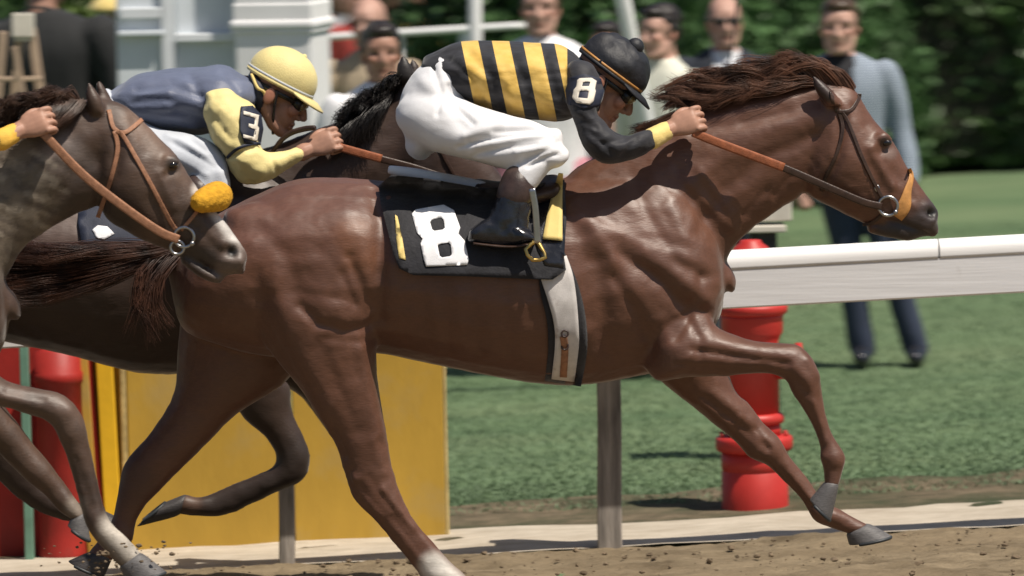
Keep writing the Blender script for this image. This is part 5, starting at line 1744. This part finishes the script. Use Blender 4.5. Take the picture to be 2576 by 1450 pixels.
J3 = dict(
    torso=[((272, 238), (300, 264), .10), ((300, 216), (345, 302), .15), ((345, 189), (400, 326), .17), ((420, 174), (452, 334), .19), ((500, 170), (512, 336), .2), ((560, 165), (562, 322), .2), ((610, 186), (612, 292), .16), ((646, 204), (642, 272), .09)],
    arm=[((516, 258), (600, 243), .07, -.18), ((514, 286), (634, 268), .08, -.20), ((525, 325), (650, 312), .078, -.22), ((540, 358), (648, 350), .07, -.24), ((566, 390), (646, 366), .064, -.25), ((582, 425), (656, 378), .06, -.25), ((608, 456), (670, 386), .058, -.24), ((648, 466), (692, 386), .054, -.23), ((692, 446), (716, 382), .048, -.21), ((732, 420), (740, 374), .04, -.19), ((758, 402), (752, 372), .036, -.18)],
    wrist=(772, 378), knuck=(826, 356), hand_dy=-.17, wrist_far=(800, 372), knuck_far=(850, 350),
    pelvis=[((262, 240), (330, 300), .13), ((240, 270), (380, 350), .16), ((236, 320), (370, 400), .165), ((260, 360), (340, 420), .14)],
    thigh=[((330, 290), (290, 400), .1, -.09), ((400, 322), (380, 422), .1, -.13), ((470, 335), (448, 440), .092, -.17), ((530, 356), (490, 460), .085, -.21), ((566, 400), (526, 484), .07, -.24), ((576, 440), (545, 494), .055, -.25)],
    shin=[((500, 425), (570, 450), .058, -.25), ((480, 445), (560, 490), .058, -.26), ((470, 462), (540, 505), .05, -.27)],
    boot=[((470, 458), (540, 498), .056, -.27), ((445, 520), (515, 545), .052, -.29), ((420, 570), (490, 585), .048, -.30), ((405, 610), (480, 620), .046, -.30)],
    foot=[((392, 590), (390, 628), .04, -.30), ((430, 575), (430, 632), .044, -.30), ((480, 590), (480, 632), .044, -.30), ((520, 608), (518, 628), .036, -.30)],
    vest=True, head=(699, 229), pitch=R(29), pom=(.03, -.006), pom_r=.01, cap_r=(.115, .093, .096),
    folds=[([(345, 225), (430, 210), (500, 240)], 12, -6), ([(330, 260), (420, 250), (500, 300)], 14, -6), ([(350, 240), (420, 235)], 12, 6), ([(480, 190), (510, 250), (520, 310)], 12, -6), ([(560, 180), (600, 230)], 9, -5), ([(440, 280), (510, 315)], 10, -6), ([(540, 300), (580, 350)], 10, -6), ([(560, 280), (610, 340)], 12, 5), ([(600, 400), (660, 430)], 12, 6), ([(590, 420), (630, 460)], 8, -5), ([(680, 390), (700, 440)], 7, -5), ([(575, 395), (640, 372)], 6, -9)],
    bfolds=[([(440, 360), (540, 420)], 10, -6), ([(430, 390), (520, 440)], 9, 5), ([(480, 350), (560, 420)], 8, -5), ([(420, 340), (520, 390)], 8, 4)])
jk3, BS3, sil3, T3 = jockey('jockey in slate blue vest with pale yellow sleeves and yellow cap on the bay', (400, 480), J3, Y3,
                            mats=dict(silks=M['blue_grey'], breeches=M['breech_grey'], cap=M['yellow_pale'], band=M['breech_grey'], peak=M['yellow_pale'], cuff=M['yellow_pale']))
# yellow sleeves are a layer of their own over the vest
for arm_, nm in ((J3['arm'], 'sleeve'), (mirror_off(J3['arm'], 1.0), 'sleeve')):
    A_ = [((a[0] + (a[0] - b[0]) * .03, a[1] + (a[1] - b[1]) * .03), (b[0] + (b[0] - a[0]) * .03, b[1] + (b[1] - a[1]) * .03), w * 1.07, o_) for a, b, w, o_ in arm_]
    me = remesh([pairs(A_, Y3)], .007, 5)
    sculpt(me, J3['folds'])
    rough_up(me, .005, 12, 3)
    rough_up(me, .003, 28, 4)
    if arm_ is J3['arm']:
        BSL = bvh_of(me)
    so = obj(nm, None, M['yellow_pale'], sil3, me=me)
    if arm_ is J3['arm']:
        ab = drape([(606, 268), (636, 266), (658, 290), (663, 325), (656, 364), (614, 360), (604, 330), (604, 296)], [], BSL, .007, .004, 6, Y3 - .2, 2)
        abo = obj('number_armband', ab, M['navy'], so)
        BA = BVHTree.FromPolygons([Vector(v) for v in ab[0]], ab[1])
        obj('number', drape([(613, 279), (652, 290), (648, 317), (652, 322), (647, 357), (611, 347), (612, 338), (638, 345), (642, 326), (625, 321), (626, 311), (640, 314), (642, 298), (612, 289)], [], BA, .003, .002, 5, Y3 - .3, 2), M['number_cream'], abo)
        obj('sleeve_cord', strap([(570, 398), (590, 380), (612, 368), (640, 362), (656, 362)], 8, BSL, .002, .005, Y3 - .25, n=2), M['navy'], so)
obj('collar', chain([W(640, 196, Y3 - .05), W(652, 225, Y3 - .075), W(654, 260, Y3 - .06), W(650, 290, Y3 - .02)], [.016, .022, .022, .016], 10, 3), M['navy'], sil3)
obj('collar_trim', chain([W(634, 190, Y3 - .06), W(648, 222, Y3 - .095), W(664, 232, Y3 - .09), W(666, 262, Y3 - .07)], .006, 8, 3), M['yellow_cloth'], sil3)
whip = obj('riding_whip', chain([W(660, 420, Y3 - .12), W(702, 360, Y3 - .14), W(730, 336, Y3 - .15), W(765, 325, Y3 - .17), W(790, 322, Y3 - .19)], [.006, .009, .010, .010, .009], 10, 4), M['leather_dk'])
tag(whip, 'curved dark leather whip in the hand of the yellow capped jockey', 'whip')
jkl, _, sill, _ = jockey('jockey with gold knit cuff reaching forward over the brown roan', (1250, 470), J8, YL, -1638, 4,
                     mats=dict(silks=M['navy'], breeches=M['white_cloth'], cap=M['navy'], band=M['cuff_gold'], peak=M['navy'], cuff=M['cuff_gold']))
# stirrup iron under the striped jockey's boot
st_ = obj('stirrup', chain([W(1350, 606, -.36), W(1362, 625, -.37), W(1372, 648, -.38), W(1340, 655, -.38), W(1322, 628, -.37), W(1350, 606, -.36)], .007, 8, 2), M['brass'], sad)
# cloth under the bay's saddle with its white numeral patch
cl3 = thing('saddle_cloth', 'dark blue saddle cloth on the bay, mostly hidden by the roan head', 'saddle cloth', W(260, 560, Y3))
dr = drape([(200, 470), (470, 480), (480, 640), (400, 660), (210, 640), (196, 560)], [], B3, .006, .01, 16, Y3 - .25, 3)
obj('cloth', dr, M['navy'], cl3)
BC3 = BVHTree.FromPolygons([Vector(v) for v in dr[0]], dr[1])
obj('number', drape([(232, 578), (246, 567), (270, 570), (288, 588), (262, 604), (242, 598)], [], BC3, .001, .003, 7, Y3 - .3, 1), M['number_white'], cl3)
# ------------------------------------------------------------------ spectators on the infield
def cloth(name, col, rough=0.8, var=0.12, scale=10):
    return mat(name, col, rough, var, scale, 0.3, 80, dist=0.01, sheen=0.15)

def tweed(name, a, b):
    mt, n, p = nodes(name)
    tc = N(n, 'ShaderNodeTexCoord')
    w1 = N(n, 'ShaderNodeTexWave', bands_direction='Z')
    w1.inputs['Scale'].default_value = 26
    w1.inputs['Distortion'].default_value = 1.0
    n.links.new(tc.outputs['Object'], w1.inputs['Vector'])
    c = mixcol(n, ramp(n, w1.outputs['Fac'], .35, .65), a, b)
    c = mixcol(n, .4, c, ramp(n, noise(n, 12, 4), .3, .7, (.6,) * 3, (1,) * 3), 'MULTIPLY')
    n.links.new(c, p.inputs['Base Color'])
    p.inputs['Roughness'].default_value = 0.9
    return mt

def person(label, head, y, facing, top, legs, hair, skin=SKIN, hs=1.0, build=1.0, lean=0.0, sleeves=True, skirt=None, vneck=None, tie=None, glasses=False, bald=False, arms='down', feet_spread=.1, group='spectators standing on the infield lawn', shoes=None, open_jacket=None, stance=0.0):
    hz = W(head[0], head[1], y)
    gx = hz[0] - lean
    g = gz(gx)
    H = (hz[2] - g) / 1.635
    root = thing('person', label, 'person', (gx, y, g), group)
    ca, sa = math.cos(facing), math.sin(facing)
    def L2W(V):
        V = np.asarray(V, float).reshape(-1, 3) * H
        x = V[:, 0] * ca - V[:, 1] * sa
        yy = V[:, 0] * sa + V[:, 1] * ca
        x = x + lean * np.clip(V[:, 2] / (1.15 * H), 0, 1)
        return np.stack([gx + x, y + yy, g + V[:, 2]], 1)
    def loc(parts):
        return [(L2W(v), f) for v, f in parts]
    b = build
    Tl = Matrix.Translation(Vector((0, -.015, 1.635))) @ Matrix.Rotation(-math.pi / 2, 4, 'Z')
    def tor(k, z0=.88):
        return tube([((0, 0, z0), (.165 * b * k, 0, 0), (0, .112 * b * k, 0)), ((0, 0, 1.02), (.158 * b * k, 0, 0), (0, .11 * b * k, 0)), ((0, 0, 1.2), (.172 * b * k, 0, 0), (0, .118 * b * k, 0)), ((0, .005, 1.34), (.19 * b * k, 0, 0), (0, .115 * b * k, 0)),
                     ((0, .01, 1.42), (.178 * b * k, 0, 0), (0, .095 * b * k, 0)), ((0, .012, 1.47), (.12 * b * k, 0, 0), (0, .072 * b * k, 0)), ((0, .012, 1.505), (.066 * k, 0, 0), (0, .062 * k, 0))], 22, 4)
    def arm(s, k, r0):
        if arms == 'down':
            p = [(.185 * b * s, .01, 1.41), (.235 * b * s, .02, 1.27), (.255 * b * s, .03, 1.12), (.26 * b * s, -.01, .97), (.25 * b * s, -.05, .86)]
        elif arms == 'folded':
            p = [(.185 * b * s, .01, 1.41), (.24 * b * s, .0, 1.27), (.255 * b * s, -.04, 1.13), (.12 * b * s, -.17, 1.13), (.02 * s, -.18, 1.15)]
        else:
            p = [(.185 * b * s, .01, 1.41), (.25 * b * s, -.06, 1.30), (.28 * b * s, -.12, 1.22), (.25 * b * s, -.16, 1.42), (.2 * b * s, -.16, 1.58)] if s < 0 else [(.185 * b * s, .01, 1.41), (.24 * b * s, .02, 1.26), (.255 * b * s, .02, 1.12), (.26 * b * s, -.02, .97), (.25 * b * s, -.05, .86)]
        return p
    def leg(s):
        o_ = stance * s
        return [(.085 * s, 0, .93), ((.095 + o_ * .4) * s if False else .095 * s + o_ * .4, -.005, .52), (feet_spread * s + o_, .02, .07)]
    parts = head_parts(Tl, hs)
    parts.append(tor(.86))
    for s in (-1, 1):
        p = arm(s, 1, 1)
        parts.append(chain(p, [.045, .042, .036, .03, .026], 12, 3))
        d = np.array(p[-1]) - np.array(p[-2]); d /= np.linalg.norm(d)
        n_ = np.array([s * 1.0, -.3, 0]); n_ -= d * (n_ @ d); n_ /= np.linalg.norm(n_)
        parts += fist(np.array(p[-1]), d, n_, np.cross(d, n_) * s, .95)
        parts.append(chain(leg(s), [.075, .052, .038], 12, 3))
        parts.append(chain([(leg(s)[-1][0], .03, .05), (leg(s)[-1][0], -.12, .035)], [.035, .03], 10, 2))
    me = remesh(loc(parts), .0105, 3)
    TW = Matrix.Translation(Vector(L2W([(0, -.015, 1.635)])[0])) @ Matrix.Rotation(facing, 4, 'Z') @ Matrix.Rotation(-math.pi / 2, 4, 'Z') @ Matrix.Scale(H, 4)
    head_paint(me, TW, skin, hs)
    obj('body', None, M['skin'], root, me=me)
    # top
    tp = [tor(1.06 if not open_jacket else 1.14, .86 if not open_jacket else .78)]
    if sleeves:
        for s in (-1, 1):
            p = arm(s, 1, 1)
            if sleeves == 'short':
                p = p[:3]
                tp.append(chain(p, [.066, .066, .058], 14, 3))
            else:
                q = [np.array(u) for u in p]
                q[-1] = q[-2] + (q[-1] - q[-2]) * .75
                tp.append(chain(q, [.068 * b, .064, .056, .05, .043], 14, 3))
    me = remesh(loc(tp), .011, 5)
    rough_up(me, .006, 9, 5, (1, 1, .6))
    V = coords(me)
    rel = (V - np.array([gx, y, g]))
    rel[:, 0] -= lean * np.clip(rel[:, 2] / (1.15 * H), 0, 1)
    lx = (rel[:, 0] * ca + rel[:, 1] * sa) / H
    ly = (-rel[:, 0] * sa + rel[:, 1] * ca) / H
    lz = rel[:, 2] / H
    msk = np.zeros(len(V))
    if open_jacket:
        wdt = np.interp(lz, [.8, 1.05, 1.25, 1.5], open_jacket)
        msk = ((np.abs(lx) < wdt) & (ly < 0.02)).astype(float)
        N_ = normals(me)
        V = V - N_ * (msk * .014)[:, None]
        me.vertices.foreach_set('co', V.ravel())
        me.update()
    fattr(me, 'under', msk)
    if open_jacket:
        mt, n, p = nodes('layered_' + top.name)
        p2 = n.nodes.new('ShaderNodeBsdfPrincipled')
        p2.inputs['Base Color'].default_value = tuple(vneck) + (1,)
        p2.inputs['Roughness'].default_value = .85
        # copy of the jacket weave with the garment worn underneath
        src = top.node_tree.nodes['Principled BSDF'].inputs['Base Color'].links[0].from_node
        at = N(n, 'ShaderNodeAttribute', attribute_name='under')
        st = N(n, 'ShaderNodeMath', operation='GREATER_THAN'); st.inputs[1].default_value = .5
        n.links.new(at.outputs['Fac'], st.inputs[0])
        if 'tweed' in top.name:
            tc = N(n, 'ShaderNodeTexCoord')
            w1 = N(n, 'ShaderNodeTexWave', bands_direction='Z')
            w1.inputs['Scale'].default_value = 26; w1.inputs['Distortion'].default_value = 1.0
            n.links.new(tc.outputs['Object'], w1.inputs['Vector'])
            n.links.new(mixcol(n, ramp(n, w1.outputs['Fac'], .35, .65), (.14, .175, .225), (.33, .385, .455)), p.inputs['Base Color'])
        else:
            n.links.new(ramp(n, noise(n, 10, 4), .3, .7, (.012, .016, .026), (.022, .028, .04)), p.inputs['Base Color'])
        p.inputs['Roughness'].default_value = .9
        mx = N(n, 'ShaderNodeMixShader')
        n.links.new(st.outputs[0], mx.inputs[0]); n.links.new(p.outputs[0], mx.inputs[1]); n.links.new(p2.outputs[0], mx.inputs[2])
        n.links.new(mx.outputs[0], n.nodes['Material Output'].inputs[0])
        obj('jacket', None, mt, root, me=me)
    else:
        obj('shirt', None, top, root, me=me)
    if tie is not None:
        obj('tie', (L2W(tube([((0, -.10, 1.44), (.016, 0, 0), (0, .006, 0)), ((0, -.128, 1.32), (.022, 0, 0), (0, .005, 0)), ((0, -.132, 1.1), (.032, 0, 0), (0, .005, 0))], 10, 3)[0]), tube([((0, -.10, 1.44), (.016, 0, 0), (0, .006, 0)), ((0, -.128, 1.32), (.022, 0, 0), (0, .005, 0)), ((0, -.132, 1.1), (.032, 0, 0), (0, .005, 0))], 10, 3)[1]), tie, root)
    # collar
    co = chain([(.058 * math.cos(t), .012 + .062 * math.sin(t), 1.49 + .02 * math.sin(t)) for t in np.linspace(-math.pi * .5 + .25, math.pi * 1.5 - .25, 12)], .014, 8, 2)
    if vneck is None or tie is not None:
        obj('collar', (L2W(co[0]), co[1]), top if tie is None else M['white_cloth'], root)
    # legs
    if skirt is not None:
        sk = tube([((0, 0, .98), (.16 * b, 0, 0), (0, .115 * b, 0)), ((0, 0, .9), (.185 * b, 0, 0), (0, .135, 0)), ((0, 0, .7), (.21 * b, 0, 0), (0, .16, 0)), ((0, 0, .52), (.23 * b, 0, 0), (0, .18, 0))], 24, 4)
        obj('skirt', (L2W(sk[0]), sk[1]), skirt, root)
    if legs is not None:
        pp = [tube([((0, 0, .98), (.155 * b, 0, 0), (0, .108 * b, 0)), ((0, 0, .86), (.168 * b, 0, 0), (0, .115 * b, 0)), ((0, 0, .8), (.15 * b, 0, 0), (0, .1 * b, 0))], 18, 3)]
        for s in (-1, 1):
            lg = leg(s)
            pp.append(chain([lg[0], ((lg[0][0] + lg[1][0]) / 2, 0, .72), lg[1], ((lg[1][0] + lg[2][0]) / 2, .01, .3), lg[2]], [.1, .088, .074, .068, .066], 16, 3))
        me = remesh(loc(pp), .011, 5)
        rough_up(me, .006, 8, 8, (1, 1, .5))
        obj('trousers', None, legs, root, me=me)
    for s in (-1, 1):
        x_ = leg(s)[-1][0]
        me = remesh(loc([chain([(x_, .05, .045), (x_, -.04, .05), (x_, -.15, .035)], [.042, .048, .038], 12, 3)]), .009, 2)
        obj('shoe', None, shoes or M['leather_blk'], root, me=me)
    # hair
    Hl = lambda p: np.array(TW @ Vector(p)) if True else p
    def HT(parts_):
        return [(np.array([np.array(TW @ Vector(tuple(q * hs for q in v))) for v in V_]), F_) for V_, F_ in parts_]
    if hair is not None:
        if bald:
            hp_ = [ell((-.05, .055, .005), (.055, .03, .04)), ell((-.05, -.055, .005), (.055, .03, .04)), ell((-.085, 0, 0), (.035, .06, .05))]
        else:
            hp_ = [ell((-.03, 0, .055), (.1, .086, .08)), ell((-.06, 0, .0), (.06, .08, .07)), ell((.045, 0, .088), (.05, .06, .03)), ell((-.02, .072, .01), (.03, .018, .045)), ell((-.02, -.072, .01), (.03, .018, .045))]
        me = remesh(HT(hp_), .008, 2)
        rough_up(me, .004, 40, 4)
        obj('hair', None, hair, root, me=me)
    if glasses:
        gp_ = [ell((.096, .034, 0), (.008, .027, .016)), ell((.096, -.034, 0), (.008, .027, .016)), chain([(.1, -.02, .008), (.104, 0, .008), (.1, .02, .008)], .004, 8, 2),
               chain([(.092, .058, .008), (.04, .078, .006), (-.01, .084, .0)], .004, 8, 2), chain([(.092, -.058, .008), (.04, -.078, .006), (-.01, -.084, .0)], .004, 8, 2)]
        obj('sunglasses', join(HT(gp_)), M['goggle'], root)
    return root

C_tweed = tweed('blue_grey_tweed', (.14, .175, .225), (.33, .385, .455))
C_suit = cloth('dark_navy_suit', (.016, .02, .032))
C_white = cloth('white_cotton', (.74, .74, .76), .8, .05)
C_cream = cloth('pale_cream_shirt', (.66, .66, .56), .8, .06)
C_blue = cloth('navy_cloth_trousers', (.02, .03, .06))
C_jean = cloth('blue_denim', (.035, .055, .13))
C_pink = cloth('pink_cotton', (.62, .28, .34))
C_black = cloth('black_coat', (.010, .011, .012))
C_beige = cloth('beige_cotton', (.45, .36, .25))
C_lblue = cloth('light_blue_cotton', (.22, .30, .48))
H_dark = hair_mat('dark_hair', (.008, .006, .005), (.03, .022, .018))
H_brown = hair_mat('mid_brown_hair', (.03, .018, .01), (.09, .055, .03))
H_grey = hair_mat('grey_hair', (.12, .1, .09), (.3, .27, .25))
FAIR = (.50, .30, .235)

person('man in blue grey tweed jacket over black turtleneck walking on the lawn', (2112, 64), 7.86, R(-8), C_tweed, C_blue, H_brown, FAIR, bald=False, lean=-.22, build=1.1, glasses=False, vneck=(.012, .012, .016), open_jacket=(.05, .05, .06, .075), feet_spread=.13, hs=1.08)
person('man in dark suit, white collar and sunglasses behind the chestnut mane', (1822, 52), 8.6, R(4), C_suit, C_suit, H_grey, FAIR, bald=True, vneck=(.66, .68, .72), open_jacket=(.0, .0, .04, .07), tie=C_blue, glasses=True)
person('dark haired man in pale cream shirt and jeans looking to his side', (1662, 78), 7.9, R(-42), C_cream, C_jean, H_dark, FAIR, sleeves='short')
person('woman in white sleeveless top and pink skirt on the lawn', (1360, 16), 8.4, R(-6), C_white, None, H_brown, FAIR, sleeves=False, skirt=C_pink, build=1.18)
person('stooping dark haired man whose head shows above the black cap', (1528, 112), 9.6, R(-25), C_jean, C_jean, H_dark, SKIN)
person('dark haired man with open mouth in white shirt by the booth', (958, 130), 6.2, R(6), C_white, C_blue, H_dark, SKIN, sleeves='short')
person('balding man in grey shirt behind the white shirted man', (930, 58), 9.2, R(-18), C_beige, C_jean, H_brown, FAIR, bald=True, arms='up')
person('man in long black coat standing behind the timber trestle', (108, -60), 8.8, R(160), C_black, C_black, H_dark, SKIN, build=1.3)
person('seated looking spectator in light blue shirt with folded bare arms', (252, 24), 14.5, R(15), C_lblue, C_jean, H_brown, FAIR, sleeves='short', arms='folded', group='far spectators behind the wire fence')
person('far spectator in navy clothes behind the wire fence', (1015, -10), 25, R(-10), C_blue, C_blue, H_dark, SKIN, group='far spectators behind the wire fence', build=1.1)
person('far spectator in pink top at the wire fence', (1132, 6), 24, R(10), C_pink, C_blue, H_brown, FAIR, group='far spectators behind the wire fence')
person('far spectator in beige clothes at the wire fence', (1080, 20), 26, R(30), C_beige, C_beige, H_brown, FAIR, sleeves='short', group='far spectators behind the wire fence')
person('far spectator in white shirt behind the raised arm', (862, 4), 25, R(0), C_white, C_jean, H_dark, SKIN, group='far spectators behind the wire fence')
person('bare legged spectator in navy shorts standing behind the rail', (28, 420), 4.0, R(5), C_blue, None, H_brown, FAIR, skirt=C_blue, sleeves='short') if False else None
C_red = cloth('red_cotton', (.45, .06, .05))
C_yel = cloth('yellow_cotton', (.68, .5, .12))
far = 'far spectators behind the wire fence'
for lab, hd, yy, fc, tp_, lg_, hr_, bl_ in (
        ('far spectator in red shirt beyond the fence near the pillar', (890, 12), 22, 5, C_red, C_jean, H_dark, False),
        ('far spectator in yellow shirt beyond the fence', (1046, -6), 21, -20, C_yel, C_blue, H_brown, False),
        ('far spectator in pale blue shirt beyond the fence by the pole', (1162, 14), 22.5, 12, C_lblue, C_beige, H_grey, True),
        ('far spectator in black jacket beyond the fence', (968, -14), 23, 24, C_black, C_black, H_dark, False),
        ('far spectator in red top beyond the shrubs at the trestle', (205, 10), 20, -10, C_red, C_jean, H_brown, False),
        ('far spectator in white shirt beyond the shrub and sunglasses man', (1752, -8), 24, 0, C_white, C_jean, H_brown, False),
        ('far spectator in beige jacket beyond the low shrub', (1925, -2), 25, -14, C_beige, C_blue, H_grey, True)):
    person(lab, hd, yy, R(fc), tp_, lg_, hr_, FAIR if bl_ else SKIN, bald=bl_, group=far, sleeves='short' if tp_ in (C_red, C_yel) else True)
# yellow parasol above the booth edge
py_ = 10.5
pc_ = W(296, -10, py_)
par = thing('parasol', 'yellow cloth parasol held up behind the booth', 'parasol', (pc_[0], py_, gz(pc_[0])))
obj('canopy', lathe([(.15, -.012), (.15, 0), (.12, .035), (.07, .06), (.02, .075), (.003, .08)], (pc_[0], py_, pc_[2] - .06), 24), M['yellow_cloth'], par)
obj('pole', chain([(pc_[0], py_, gz(pc_[0])), (pc_[0], py_, 1.0), (pc_[0], py_, pc_[2])], .014, 8, 1), M['bare_wood'], par)
